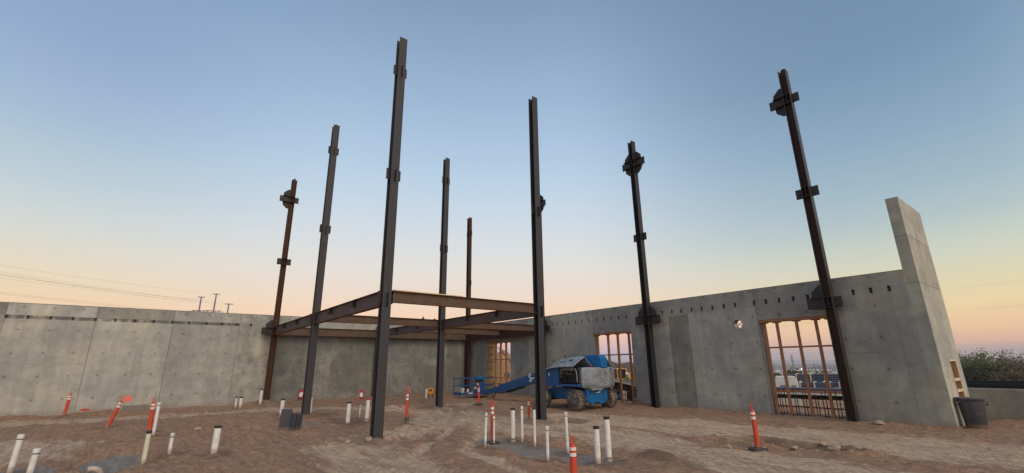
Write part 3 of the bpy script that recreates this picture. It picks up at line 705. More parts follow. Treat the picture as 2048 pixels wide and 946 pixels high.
X1, X2, X3, Y1, Y2 = 7.5, 14.33, 21.11, -6.18, -11.73
RU, GY, WB = 'steel_rust', 'steel_grey', 'steel_web_shaded'
column(0, Y2, 'rusty brown column against the left wall with a brace bracket near its top', ['steel_rustdark', 'steel_rust'], [], [(ZB-.23, -1, True, False), (ZB-.23, 1, False, False), (Z2, -1, False, False), (Z2, 1, False, False), (Z3, -1, True, True), (Z3, 1, False, False)], turn=True)
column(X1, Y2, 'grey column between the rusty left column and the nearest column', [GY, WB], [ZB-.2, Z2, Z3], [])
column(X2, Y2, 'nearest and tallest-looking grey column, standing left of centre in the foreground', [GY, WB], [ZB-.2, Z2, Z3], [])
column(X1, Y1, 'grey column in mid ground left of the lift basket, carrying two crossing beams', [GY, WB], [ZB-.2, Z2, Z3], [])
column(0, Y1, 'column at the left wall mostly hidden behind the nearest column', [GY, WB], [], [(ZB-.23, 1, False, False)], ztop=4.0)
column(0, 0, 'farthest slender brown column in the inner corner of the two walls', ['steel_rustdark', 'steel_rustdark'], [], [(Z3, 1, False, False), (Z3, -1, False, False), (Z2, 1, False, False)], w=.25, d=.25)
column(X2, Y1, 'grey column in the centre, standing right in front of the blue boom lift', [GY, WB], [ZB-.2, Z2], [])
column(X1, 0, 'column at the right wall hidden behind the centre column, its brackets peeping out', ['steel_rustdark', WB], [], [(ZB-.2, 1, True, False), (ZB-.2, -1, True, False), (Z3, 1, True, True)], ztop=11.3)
column(X2, 0, 'black column on the right wall with octagonal brace brackets on both sides', ['steel_darkgrey', 'steel_web_shaded'], [], [(ZB-.25, 1, True, False), (ZB-.25, -1, True, False), (Z2, 1, False, False), (Z2, -1, False, False), (Z3+.05, 1, True, True), (Z3+.05, -1, True, True)])
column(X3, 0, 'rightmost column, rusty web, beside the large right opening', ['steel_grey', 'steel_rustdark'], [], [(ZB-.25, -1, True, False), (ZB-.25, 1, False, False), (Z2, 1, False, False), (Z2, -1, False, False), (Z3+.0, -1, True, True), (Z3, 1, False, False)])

# ------------------------------------------------------------ steel beams
def beam(a, b_, depth, label, mats, w=.18, clips=(), side=-1):
    """wide flange beam from a to b_ (x,y), top at ZB; clips are fractions along it"""
    ax, ay = a; bx_, by = b_; L = math.hypot(bx_-ax, by-ay); ang = math.atan2(by-ay, bx_-ax)
    e = empty('steel_beam', (ax, ay, ZB), label, 'steel beam', 'beams of the low steel frame', ang)
    m_ = MB(); m_.cur = 0; m_.box2((.15, -.006, -depth+.012), (L-.15, .006, -.012)); m_.build('web', mats[0], e)
    m_ = MB(); m_.box2((.15, -w/2, -.012), (L-.15, w/2, 0)); m_.build('top_flange', mats[1], e)
    m_ = MB(); m_.box2((.15, -w/2, -depth), (L-.15, w/2, -depth+.012)); m_.build('bottom_flange', mats[1], e)
    for c in clips:
        m_ = MB(); m_.box2((c*L-.006, side*.006, -.23), (c*L+.006, side*.13, -.013)); m_.box2((c*L-.07, side*.006, -.22), (c*L+.07, side*.02, -.014)); m_.build('clip', 'plate_black', e)
    for s_, xx in ((1, .15), (-1, L-.15)):
        m_ = MB(); m_.box2((xx-.02, .007, -depth*.75), (xx+.10*s_, .022, -.08))
        for k in range(3):
            zc = -.12-k*depth*.2; m_.tube([(xx+.05*s_, .022, zc), (xx+.05*s_, .045, zc)], .016, 6); m_.tube([(xx+.05*s_, -.006, zc), (xx+.05*s_, -.03, zc)], .016, 6)
        m_.build('splice_bolts', 'steel_grey', e)
    return e
V_, B_, E_ = 'beam_violet', 'beam_brown', 'beam_edge'
beam((0, Y2), (X1, Y2), .42, 'violet brown beam from the rusty left column to the next grey column', [V_, E_], clips=(.31, .63))
beam((X1, Y2), (X2, Y2), .42, 'violet brown beam rising toward the nearest column from its left neighbour', [V_, E_], clips=(.30, .65))
beam((0, Y1), (X1, Y1), .40, 'dark beam seen behind the nearest column, running to the mid ground column', [V_, E_], clips=(.34, .67))
beam((X1, Y1), (X2, Y1), .40, 'dark violet beam from the mid ground column to the centre column', [V_, E_], clips=(.33, .64))
beam((0, 0), (X1, 0), .52, 'dark deep beam along the right wall above the far narrow opening', ['steel_rustdark', E_])
beam((X2, Y2), (X2, Y1), .32, 'brown beam from the nearest column to the centre column with a plank on top', [B_, E_])
beam((X1, Y2), (X1, Y1), .32, 'pale brown beam in front of the left wall ending at the mid ground column', [B_, E_])
beam((X1, Y1), (X1, 0), .32, 'beam from the mid ground column to the right wall behind the centre column', [B_, E_])
beam((3.75, Y1), (3.75, 0), .32, 'secondary beam between the wall beam and the mid ground column row', [B_, E_])
beam((0, Y2), (0, Y1), .42, 'long beam close along the left wall, left part with rusty flanges', [B_, E_])
beam((0, Y1), (0, 0), .42, 'long beam close along the left wall, right part ending in the inner corner', [B_, E_])
def plank(a, b_, w, h, mat, label, name='plank'):
    m_ = MB(); m_.bar(a, b_, w, h); o = m_.build(name, mat, None, bevel=.004); tag(o, label, 'plank'); return o
plank((X2-.02, -11.5, ZB+.02), (X2-.05, -9.25, ZB+.02), .13, .035, 'timber_pale', 'pale plank lying on top of the front brown beam')
for yy, h_ in ((-7.13, .11), (-6.55, .06)):
    m_ = MB(); m_.box2((X1-.05, yy-.04, ZB+.001), (X1+.05, yy+.04, ZB+h_*.5)); m_.box2((X1-.02, yy-.02, ZB+h_*.5), (X1+.02, yy+.02, ZB+h_)); o = m_.build('clamp', 'rebar_steel', None, bevel=.004)
    tag(o, 'taller small clamp standing on the pale brown beam left of the mid ground column' if h_ > .1 else 'lower small clamp on the pale brown beam right beside the mid ground column', 'clamp')

# ------------------------------------------------------------ pipes
def pvc(x, y, h, r, label, mat='pvc_white', cap='black', lean=(0, 0), group='plastic pipe stubs rising from the dirt', coupling=False):
    z = gz(x, y); e = empty('pipe_stub', (x, y, z), label, 'pipe', group)
    zz = -.06-z   # heights were surveyed from the level -.06
    h2 = h+zz; tp = Vector((lean[0], lean[1], h2)); b0 = Vector((-lean[0]*.2, -lean[1]*.2, -.2))
    dr = (tp-b0).normalized()
    m_ = MB(); m_.tube([b0, tp-dr*.03], r, 16); m_.build('pipe', mat, e, smooth=True)
    if cap == 'black':
        m_ = MB(); m_.tube([tp-dr*.045, tp-dr*.04, tp+dr*.002, tp+dr*.006], [r*1.05, r*1.12, r*1.12, r*.9], 16); m_.build('cap', 'cap_black', e, smooth=True)
    elif cap == 'red':
        m_ = MB(); m_.tube([tp-dr*.03, tp-dr*.02, tp+dr*.02, tp+dr*.035], [r*.95, r*1.1, r*1.1, r*.6], 16); m_.build('cap', 'red_plastic', e, smooth=True)
    else:
        m_ = MB(); m_.tube([tp-dr*.07, tp-dr*.065, tp-dr*.005, tp], [r*1.02, r*1.12, r*1.12, r*.95], 16); m_.build('cap', mat, e, smooth=True)
        m_ = MB(); m_.tube([tp-dr*.085, tp-dr*.071], [r*1.04, r*1.04], 16); m_.build('seal_ring', 'cap_black', e, smooth=True)
    if coupling:
        m_ = MB(); m_.tube([(0, 0, .0), (0, 0, .07)], r*1.14, 16); m_.build('coupling', mat, e, smooth=True)
        m_ = MB(); m_.tube([(0, 0, .071), (0, 0, .085)], r*1.06, 16); m_.build('seal_ring', 'cap_black', e, smooth=True)
P = [
 (13.63, -18.21, .67, .046, 'leftmost white pipe at the bottom left corner of the picture', 'w', 'white', (.02, .03)),
 (14.39, -17.87, .49, .046, 'short white pipe at the bottom left, second from the left edge', 'w', 'white', (.02, .03)),
 (13.99, -16.33, .59, .042, 'cream pipe standing in front of the third delineator from the left', 'c', 'black', (0, 0)),
 (9.89, -16.17, .90, .040, 'tall thin pipe just right of the third delineator from the left', 'w', 'white', (0, 0)),
 (13.43, -15.91, .46, .036, 'short pipe with white cap right of the cream pipe', 'w', 'white', (0, 0)),
 (14.15, -15.18, .61, .066, 'thick black-capped pipe in the left foreground, alone', 'w', 'black', (0, .01)),
 (1.57, -13.22, .51, .040, 'thinner pipe of the pair near the left wall', 'w', 'black', (0, 0)),
 (1.74, -13.05, .51, .066, 'thicker pipe of the pair near the left wall', 'w', 'black', (0, 0)),
 (1.55, -12.24, .81, .055, 'slim pipe beside the foot of the rusty left column', 'w', 'black', (0, 0)),
 (6.32, -12.30, .61, .074, 'pipe standing behind the grey slab stack', 'w', 'black', (0, .01)),
 (6.90, -11.42, .63, .055, 'pipe touching the foot of the second column', 'w', 'white', (0, 0)),
 (10.56, -11.20, .67, .064, 'black-capped pipe left of the nearest column', 'w', 'black', (0, .01)),
 (9.44, -10.41, .46, .028, 'thin cream pipe between two thicker pipes left of the nearest column', 'c', 'white', (0, 0)),
 (10.74, -10.64, .74, .066, 'pipe with a red cap immediately left of the nearest column', 'w', 'red', (0, .01)),
 (3.19, -4.59, .63, .045, 'slim pipe by the orange box near the far wall', 'w', 'black', (0, 0)),
 (17.04, -10.26, .73, .028, 'thin pipe at the left end of the central gravel patch', 'w', 'white', (0, .03)),
 (16.63, -9.72, .59, .024, 'thin pipe half hidden behind the delineator on the gravel patch', 'w', 'white', (0, 0)),
 (16.76, -9.24, .75, .054, 'thick black-capped pipe at the back of the gravel patch', 'w', 'black', (0, 0)),
 (17.08, -9.21, .81, .030, 'thin pipe right of the thick pipe at the back of the gravel patch', 'w', 'white', (0, 0)),
 (17.59, -9.25, .82, .029, 'thin black-capped pipe in front of the centre column', 'w', 'black', (0, 0)),
 (19.15, -10.26, .64, .030, 'thin pipe standing farthest forward on the gravel patch', 'w', 'white', (0, 0)),
 (18.65, -9.24, .79, .032, 'thin leaning pipe in front of the lift tyre', 'w', 'white', (0, -.02)),
 (19.80, -9.58, .64, .054, 'shorter of the two thick pipes on the right end of the gravel patch', 'w', 'black', (0, 0)),
 (19.82, -9.29, .79, .056, 'taller of the two thick pipes on the right end of the gravel patch', 'w', 'black', (0, 0)),
]
for x, y, h, r_, lb, mt, cp, ln in P:
    pvc(x, y, h, r_, lb, 'pvc_white' if mt == 'w' else 'pvc_cream', cp, ln, coupling=(x, y) in ((19.82, -9.29), (10.74, -10.64), (16.76, -9.24), (6.9, -11.42)))
pvc(7.39, -7.96, .12, .045, 'tiny white stub with red top in the open dirt behind the nearest column', 'pvc_white', 'red')
e = empty('pipe_elbow', (13.85, -17.04, gz(13.85, -17.04)+.05), 'white pipe elbow lying open in the gravel hollow at bottom left', 'pipe', rz=R(-95))
m_ = MB(); m_.tube([(-.1, 0, -.09), (-.06, 0, -.0), (.02, 0, .035), (.10, 0, .03)], .055, 14, cap=False); m_.tube([(.10, 0, .03), (.02, 0, .035), (-.06, 0, 0)], .045, 14, cap=False); m_.build('elbow', 'pvc_white', e, smooth=True)
m_ = MB(); m_.tube([(.09, 0, .03), (.097, 0, .03)], .05, 14); m_.build('opening', 'cap_black', e, smooth=True)  # black disc standing in for the shade inside the pipe mouth

# ------------------------------------------------------------ delineators
def delineator(x, y, h, label, lean=(0, 0), base=True, extra=None, r=.05, flag=False):
    z = gz(x, y); zz = -.06-z; k = (h+zz)
    e = empty('delineator', (x, y, z), label, 'delineator post', 'orange delineator posts')
    def P_(t): return Vector((lean[0]*t, lean[1]*t, k*t))
    m_ = MB(); m_.tube([P_(.0), P_(.03), P_(.06), P_(.55), P_(.60), P_(.75), P_(.80), P_(.835), P_(.86), P_(.875)], [r*1.12, r*1.08, r*1.02, r*.99, r*.96, r*.95, r*.97, r*.93, r*.55, r*.34], 16)
    m_.build('post', 'delineator_orange', e, smooth=True)
    hp = [P_(.865)+Vector(v) for v in ((0, -.022, 0), (0, -.030, k*.03), (0, -.026, k*.09), (0, -.012, k*.125), (0, .012, k*.125), (0, .026, k*.09), (0, .030, k*.03), (0, .022, 0))]
    m_ = MB(); m_.tube(hp, .0105, 8); m_.build('handle', 'delineator_orange', e, smooth=True)
    for a, b_ in ((.655, .715), (.755, .81)):
        m_ = MB(); m_.tube([P_(a), P_(b_)], r*1.0, 16, cap=True); m_.build('reflective_band', 'reflective_band', e, smooth=True)
    if base:
        m_ = MB(); pts = [(.19*math.cos(q_*math.pi/4+.39), .19*math.sin(q_*math.pi/4+.39)) for q_ in range(8)]
        m_.prism(pts, lambda a, b2, t: (a, b2, t), -.01, .035); m_.tube([(0, 0, .035), (0, 0, .06)], [.10, .075], 16); m_.build('rubber_base', 'rubber_black', e, bevel=.006)
    if flag:
        m_ = MB(); c_ = P_(.93)+Vector((.02, .13, .0))
        m_.tube([c_+Vector((-.012, 0, 0)), c_+Vector((.012, 0, 0))], [.105, .105], 20); m_.tube([c_+Vector((.0121, 0, 0)), c_+Vector((.016, 0, 0))], [.04, .04], 16)
        m_.build('warning_disc', 'pink_plastic', e, smooth=True)
    return e
delineator(.47, -18.9, .95, 'leftmost delineator, close to the left wall', (.0, .05), base=False, r=.055)
delineator(6.51, -17.29, .93, 'delineator with a pink disc at its top, leaning to the right', (.0, .25), base=False, flag=True)
delineator(8.33, -16.25, .97, 'third delineator from the left with a black rubber base', (.0, -.03), r=.055)
e = delineator(11.9, -9.77, 1.11, 'delineator on a grey stake right of the nearest column', (0, -.02), base=False, r=.046)
m_ = MB(); m_.tube([(0, 0, -.1), (0, 0, .22)], .066, 14); m_.build('grey_stake', 'plastic_slate', e, smooth=True)
m_ = MB(); m_.bar((0, .03, 1.1), (0, .08, .95), .03, .02); m_.bar((0, -.01, 1.13), (0, .07, 1.1), .03, .02); m_.build('tape_tail', 'pink_plastic', e)
delineator(16.48, -9.66, .98, 'delineator standing on the back edge of the central gravel patch', r=.044)
delineator(20.93, -11.35, .76, 'nearest delineator, cut off by the bottom edge of the picture', r=.05)
e = delineator(13.67, -6.16, .70, 'delineator just left of the centre column foot', base=False, r=.045)
m_ = MB(); m_.bar((0, -.02, .62), (0, -.14, .60), .02, .02); m_.build('tape_tail', 'red_plastic', e)
delineator(8.42, -4.70, .93, 'delineator in front of the lift basket', r=.055)
delineator(21.14, -6.08, .93, 'lone delineator at the right beside a pit, leaning left', (0, -.03), r=.048)

# ------------------------------------------------------------ small things
def extinguisher(x, y, label, tilt=0, s=1):
    z = gz(x, y); e = empty('fire_extinguisher', (x, y, z), label, 'fire extinguisher', 'red fire extinguishers by the left wall', R(0)); e.rotation_euler = (tilt, 0, R(-20)); e.scale = (s, s, s)
    m_ = MB(); m_.tube([(0, 0, 0), (0, 0, .01), (0, 0, .40), (0, 0, .45), (0, 0, .48)], [.10, .11, .11, .07, .035], 18); m_.build('cylinder', 'red_plastic', e, smooth=True)
    m_ = MB(); pts = [(.113*math.cos(a), .113*math.sin(a)) for a in np.linspace(-1.0, .8, 9)]
    for i in range(8): m_.add([(*pts[i], .10), (*pts[i+1], .10), (*pts[i+1], .32), (*pts[i], .32)], [(0, 1, 2, 3)])
    m_.build('paper_label', 'decal_white', e, smooth=True)
    m_ = MB(); m_.tube([(0, 0, .48), (0, 0, .53)], .025, 10); m_.build('valve', 'engine_metal', e, smooth=True)
    m_ = MB(); m_.bar((-.03, 0, .535), (.12, 0, .57), .025, .012); m_.bar((-.03, 0, .52), (.10, 0, .515), .025, .012); m_.build('handle', 'engine_metal', e)
    m_ = MB(); m_.tube([(0, .03, .51), (.03, .12, .45), (.05, .14, .3), (.06, .13, .2)], .011, 8); m_.build('hose', 'hose_black', e, smooth=True)
extinguisher(.52, -7.14, 'red fire extinguisher with white label standing at the left wall', 0, .95)
extinguisher(-.16, -10.12, 'red fire extinguisher leaning on the wall left of the second column', R(-14), .95)
x, y = 2.72, -4.07; z = gz(x, y); e = empty('junction_box', (x, y, z), 'orange yellow box on a post beside the mid ground column foot', 'utility box', rz=R(-40))
m_ = MB(); m_.box((0, 0, .36), (.22, .34, .32)); m_.build('housing', 'orange_paint', e, bevel=.02)
m_ = MB(); m_.box((.115, 0, .40), (.012, .16, .12)); m_.build('window', 'plywood_dark', e, bevel=.004)
m_ = MB(); m_.tube([(0, -.1, -.1), (0, -.1, .2)], .03, 8); m_.tube([(0, .1, -.1), (0, .1, .2)], .03, 8); m_.build('legs', 'bark', e)
m_ = MB()
rr = random.Random(3); n = 16
m_.tube([(0, 0, 0), (0, 0, .05), (0, 0, .10)], [.24, .22, .10], 14)
o = m_.build('plastic_tray', 'red_plastic', None, smooth=True, loc=(-.05, -18.37, gz(-.05, -18.37)+.0)); o.scale = (.35, .65, .8); tag(o, 'flat red plastic tray lying at the foot of the left wall', 'tray')
# grey slabs on edge
for i, (dx, dy, h_, w_, th, tl, lb) in enumerate([(0, 0, .60, .30, .07, -4, 'largest grey plastic slab, leftmost of the slab stack'), (.03, .20, .50, .16, .05, -6, 'grey plastic slab second from the left of the stack'),
        (.05, .30, .49, .15, .05, -6, 'grey plastic slab third from the left of the stack'), (.07, .39, .46, .13, .05, -6, 'rightmost dark grey plastic slab of the stack')]):
    x, y = 10.9+dx, -13.1+dy-.06; e = empty('plastic_slab', (x, y, gz(x, y)-.02), lb, 'plastic slab', 'grey plastic slabs standing on edge'); e.rotation_euler = (R(tl), 0, R(-62 if i else 8))
    m_ = MB(); m_.box((0, 0, h_/2), (th, w_, h_)); m_.build('slab', 'plastic_slate', e, bevel=.015)
    m_ = MB()
    for q_ in range(4): m_.box((th/2+.006, -w_*.36+q_*w_*.24, h_/2), (.012, w_*.10, h_*.88))
    m_.build('ribs', 'plastic_slate', e, bevel=.004)
# wheelless rubbish bin by the fin
x, y = 23.59, .80; z = gz(x, y); e = empty('rubbish_bin', (x, y, z), 'dark grey round rubbish bin standing beside the fin wall foot', 'rubbish bin', rz=R(-55))
m_ = MB(); k = .74/.70
m_.tube([(0, 0, 0), (0, 0, .02), (0, 0, .60*k), (0, 0, .64*k), (0, 0, .66*k), (0, 0, .665*k), (0, 0, .60*k), (0, 0, .04)], [.20, .21, .262, .265, .285, .265, .25, .2], 28, cap=True); m_.build('tub', 'bin_grey', e, smooth=True)
m_ = MB(); m_.tube([(0, 0, .655*k), (0, 0, .69*k), (0, 0, .70*k), (0, 0, .69*k), (0, 0, .655*k)], [.287, .295, .285, .27, .26], 28, cap=False); m_.build('rim', 'bin_grey', e, smooth=True)
for s_ in (-1, 1):
    m_ = MB(); m_.tube([(.09, s_*.25, .63*k), (.09, s_*.305, .60*k), (.07, s_*.31, .53*k), (-.07, s_*.31, .53*k), (-.09, s_*.305, .60*k), (-.09, s_*.25, .63*k)], .014, 8); m_.build('handle', 'bin_grey', e, smooth=True)
# rocks
def rock(x, y, r, seed, label, mat='rock'):
    bm = bmesh.new(); bmesh.ops.create_icosphere(bm, subdivisions=3, radius=1); rr = random.Random(seed)
    ds = [(Vector((rr.uniform(-1, 1), rr.uniform(-1, 1), rr.uniform(-1, 1))).normalized(), rr.uniform(.62, .95)) for _ in range(14)]
    for v in bm.verts:
        for d_, l_ in ds:
            q_ = v.co.dot(d_)
            if q_ > l_: v.co -= d_*(q_-l_)
        v.co.x *= 1.15; v.co.z *= .72
    me = bpy.data.meshes.new('rock'); bm.to_mesh(me); bm.free(); me.materials.append(MATS[mat])
    o = bpy.data.objects.new('rock', me); COL.objects.link(o); o.location = (x, y, gz(x, y)+r*.28); o.scale = (r, r, r); o.rotation_euler = (0, 0, rr.uniform(0, 6)); tag(o, label, 'rock', 'loose rocks on the dirt')
for i, (x, y, r_, lb) in enumerate([(14.55, -12.02, .10, 'rock against the left foot of the nearest column'), (14.2, -12.4, .08, 'rock a little left of the nearest column foot'), (14.35, -11.45, .12, 'larger rock against the right foot of the nearest column'),
        (14.2, -11.1, .08, 'small rock right of the nearest column, beside a larger one'), (21.0, -5.35, .13, 'rock at the back edge of the pit, right of the lone delineator'), (20.6, -6.3, .08, 'flat pale rock left of the lone delineator base'),
        (20.5, -5.9, .07, 'small rock in the pit left of the lone delineator'), (22.15, -4.9, .12, 'pale round rock at the right end of the pit'), (21.9, -4.75, .08, 'small rock left of the pale round rock'),
        (21.75, -.15, .13, 'rock lying at the foot of the right wall, right of the rusty column'), (22.6, -5.3, .07, 'dark clod below the pale round rock'), (9.2, -6.6, .08, 'pale rock right of the mid ground column foot'),
        (8.9, -15.1, .10, 'flat rock in the dirt right of the third delineator'), (21.7, -5.7, .07, 'small stone in front of the pit, right of the delineator')]):
    rock(x, y, r_, i+11, lb)
# loose pebbles and clods, uncountable
rr = random.Random(5); m_ = MB(); cnt = 0
ico = [(0, 0, 1), (.9, 0, .3), (.28, .85, .3), (-.72, .5, .3), (-.72, -.5, .3), (.28, -.85, .3), (0, 0, -.6)]
icf = [(0, 1, 2), (0, 2, 3), (0, 3, 4), (0, 4, 5), (0, 5, 1), (6, 2, 1), (6, 3, 2), (6, 4, 3), (6, 5, 4), (6, 1, 5)]
pts = [(rr.uniform(6, 25.5), rr.uniform(-19, -.2)) for _ in range(8000)]
px_ = np.array([q_[0] for q_ in pts]); py_ = np.array([q_[1] for q_ in pts]); pz_ = terrain(px_, py_); pm, pg = masks(px_, py_); clus = fbm(px_*.6, py_*.6, 3, 91)
for i in range(len(pts)):
    if rr.random() > .30+.9*max(clus[i], 0)*2-.2*pm[i]: continue
    s_ = rr.uniform(.008, .022)*(1 if rr.random() < .93 else 1.9); a = rr.uniform(0, 6.28); ca, sa = math.cos(a), math.sin(a)
    m_.add([(px_[i]+(v[0]*ca-v[1]*sa)*s_*rr.uniform(.8, 1.3), py_[i]+(v[0]*sa+v[1]*ca)*s_*rr.uniform(.8, 1.3), pz_[i]+v[2]*s_*.7) for v in ico], icf)
o = m_.build('pebbles', 'pebble'); tag(o, 'loose pebbles and dirt clods scattered over the site', 'pebbles', kind='stuff')

# ------------------------------------------------------------ boom lift
LX, LY, LZ = 12.0, -2.2, -.03
lift = empty('boom_lift', (LX, LY, LZ), 'blue boom lift with open grey engine hood and lowered boom, parked before the right wall', 'boom lift', rz=R(0))
def part(nme, mb, mat, **k): return mb.build(nme, mat, lift, **k)
RW = .375
def tyre(x, y):
    s_ = -1 if y < 0 else 1
    m_ = MB(); prof = [(-.16, .24), (-.17, .30), (-.155, .345), (-.13, .36), (0, .365), (.13, .36), (.155, .345), (.17, .30), (.16, .24)]
    m_.tube([(x, y+a, RW) for a, _ in prof], [r_ for _, r_ in prof], 40, cap=False)
    for k in range(20):
        for sd_ in (-1, 1):
            a = 2*math.pi*(k+(.5 if sd_ > 0 else 0))/20; a2 = a+.26
            p0 = Vector((x+.372*math.cos(a), y+sd_*.165, RW+.372*math.sin(a))); p1 = Vector((x+.378*math.cos(a2), y+sd_*.01, RW+.378*math.sin(a2)))
            m_.bar(p0, p1, .045, .04, upv=(math.cos((a+a2)/2), 0, math.sin((a+a2)/2)))
    t = part('tyre', m_, 'tyre_rubber', smooth=True)
    m_ = MB(); m_.tube([(x, y+s_*.165, RW), (x, y+s_*.14, RW), (x, y+s_*.05, RW), (x, y-s_*.14, RW)], [.245, .235, .16, .24], 28); m_.tube([(x, y+s_*.05, RW), (x, y+s_*.13, RW)], [.10, .085], 18)
    for k in range(8): m_.tube([(x+.13*math.cos(k*.785), y+s_*.05, RW+.13*math.sin(k*.785)), (x+.13*math.cos(k*.785), y+s_*.08, RW+.13*math.sin(k*.785))], .014, 6)
    o = m_.build('rim', 'rim_grey', t, smooth=True)
for wx, wy in ((-.98, -.96), (1.0, -.98), (.92, .95), (-1.0, .92)): tyre(wx, wy)
m_ = MB()
m_.prism([(-1.15, .42), (-1.15, .72), (-.62, .80), (.45, .80), (.62, .78), (1.12, .70), (1.12, .35), (.6, .42), (.45, .36), (-.5, .36)], lambda a, z, t: (a, t, z), -.62, .62); part('chassis', m_, 'lift_blue', bevel=.02)
m_ = MB(); m_.prism([(-.60, .78), (.60, .78), (.60, .34), (.36, .20), (-.36, .20), (-.60, .34)], lambda t, z, a: (a, t, z), 1.123, 1.22); m_.box((1.225, 0, .72), (.04, 1.05, .06)); m_.box((1.23, -.42, .48), (.05, .1, .45)); m_.box((1.23, .42, .48), (.05, .1, .45)); part('bumper', m_, 'lift_blue_bright', bevel=.02)
m_ = MB(); m_.box((1.24, -.05, .25), (.06, .22, .08)); part('tow_lug', m_, 'cap_black', bevel=.01)
m_ = MB(); m_.tube([(1.0, -.9, RW), (1.0, .9, RW)], .09, 12); m_.tube([(-1.0, -.9, RW), (-1.0, .9, RW)], .09, 12); part('axle', m_, 'engine_dark', smooth=True)
m_ = MB(); m_.box((.35, -.624, .60), (.12, .004, .10)); part('sticker', m_, 'decal_white')
m_ = MB(); m_.prism([(.10, .0), (.16, .10), (.10, .10), (.02, .03), (-.10, .03), (-.10, 0)], lambda a, b_, t: (t, a, .62+b_), 1.252, 1.254); part('sticker', m_, 'decal_white')
m_ = MB(); m_.tube([(0, 0, .80), (0, 0, .90)], .52, 28); part('turntable', m_, 'engine_dark', smooth=True)
m_ = MB(); m_.prism([(-.95, .93), (-.85, .88), (1.15, .88), (1.15, .97), (-.95, .97)], lambda a, z, t: (a, t, z), -1.0, 1.0); part('turret_floor', m_, 'lift_blue', bevel=.01)
m_ = MB()
m_.prism([(-1.05, 1.0), (-.98, .975), (.02, .975), (.02, 1.55), (-.1, 1.66), (-.45, 1.62), (-.8, 1.45), (-1.0, 1.2)], lambda a, z, t: (a, t, z), -.97, -.90)
m_.prism([(-1.0, .975), (1.1, .975), (1.1, 1.5), (.6, 1.62), (-.45, 1.60), (-.8, 1.42), (-1.0, 1.2)], lambda a, z, t: (a, t, z), -.30, -.24)
m_.prism([(-1.0, .975), (1.1, .975), (1.1, 1.5), (.6, 1.62), (-.45, 1.60), (-.8, 1.42), (-1.0, 1.2)], lambda a, z, t: (a, t, z), .42, .50); part('turret_side', m_, 'lift_blue', bevel=.008)
m_ = MB(); m_.box((-.55, -.9745, 1.33), (.05, .004, .13)); part('sticker', m_, 'decal_white')
# engine in its tray
m_ = MB()
for k in range(5): m_.tube([(-.75+k*.05, -.66, .82), (-.3, -.70-.01*k, .88+.01*k), (.4, -.68, .86), (.9, -.5, .80+.01*k)], .012, 6)
part('hydraulic_hoses', m_, 'hose_black', smooth=True)
eb = MB(); eb.box((.52, -.62, 1.25), (.85, .5, .5)); eb.box((.1, -.7, 1.15), (.2, .3, .3)); eb.box((.80, -.85, 1.2), (.15, .12, .35)); eb = part('engine_block', eb, 'engine_dark', bevel=.02)
m_ = MB(); m_.tube([(.25, -.88, 1.55), (.72, -.88, 1.55)], .075, 16); m_.tube([(.10, -.9, 1.50), (.22, -.9, 1.50)], .06, 14); m_.build('air_filter', 'engine_metal', eb, smooth=True)
m_ = MB(); rr = random.Random(8)
for k in range(16): m_.tube([(rr.uniform(.05, .95), -.90-rr.random()*.06, rr.uniform(1.03, 1.45)) for _ in range(4)], rr.uniform(.008, .017), 6)
m_.build('hose', 'hose_black', eb, smooth=True)
m_ = MB()
for k in range(9): 
    a, c_ = rr.uniform(.08, .85), rr.uniform(1.04, 1.42); m_.tube([(a, -.87, c_), (a, -.93, c_)], rr.uniform(.02, .05), 12)
for k in range(8): m_.box((rr.uniform(.08, .9), -.9, rr.uniform(1.02, 1.4)), (rr.uniform(.03, .1), .06, rr.uniform(.03, .08)))
m_.build('pulleys', 'engine_metal', eb, smooth=False)
m_ = MB(); m_.tube([(.86, -.93, 1.56), (.97, -.95, 1.55), (1.03, -.95, 1.45), (1.07, -.95, 1.05)], .022, 10); m_.build('grab_bar', 'engine_metal', eb, smooth=True)
# opened hoods (gable shells)
def hood(nme, ridge, near, farr, x0, x1, th=.02):
    """ridge/near/far = (y,z) at the x1 end; the x0 end is pulled down and in"""
    m_ = MB(); prof = [near, ((near[0]*.55+ridge[0]*.45), near[1]+(ridge[1]-near[1])*.52), ridge, farr]
    ns = 9; ring_ = []
    for i in range(ns):
        t = i/(ns-1); x = x0+(x1-x0)*t; dz = -.30*(1-t)**3; sh = .10*(1-t)**2
        ring_.append([(x, y_*(1)+sh*.4, z_+dz*(1 if j else .55)) for j, (y_, z_) in enumerate(prof)])
    for lay in (0, 1):
        o_ = len(m_.v); m_.v += [(x, y_, z_-lay*th) for r_ in ring_ for (x, y_, z_) in r_]
        for i in range(ns-1):
            for j in range(3): m_.f.append([o_+i*4+j, o_+(i+1)*4+j, o_+(i+1)*4+j+1, o_+i*4+j+1]); m_.mi.append(0)
    for j in range(3):
        for i in (0, ns-1):
            a, b_ = i*4+j, i*4+j+1; m_.f.append([a, b_, b_+ns*4, a+ns*4]); m_.mi.append(0)
    h_ = part(nme, m_, 'cover_grey')
    m_ = MB(); r_ = ring_[-1]; m_.tube([(x+.0, y_, z_-.015) for x, y_, z_ in r_], .022, 8); m_.tube([(q_[0][0], q_[0][1], q_[0][2]-.012) for q_ in ring_], .02, 8); m_.build('rim', 'cover_grey', h_, smooth=True)
    return h_
h1 = hood('engine_hood', (-.42, 2.03), (-1.10, 1.66), (-.02, 1.66), -.85, 1.0)
m_ = MB(); m_.box((.1, -.78, 1.905), (.28, .16, .004), Matrix.Rotation(R(28), 3, 'X')); m_.build('decal', 'decal_grey', h1)
for xx, yy in ((.62, -.80), (-.35, -.86)):
    m_ = MB(); m_.box((xx, yy, 1.905-(.0 if xx > 0 else .03)), (.20, .09, .012), Matrix.Rotation(R(28), 3, 'X')); m_.build('vent', 'cap_black', h1)
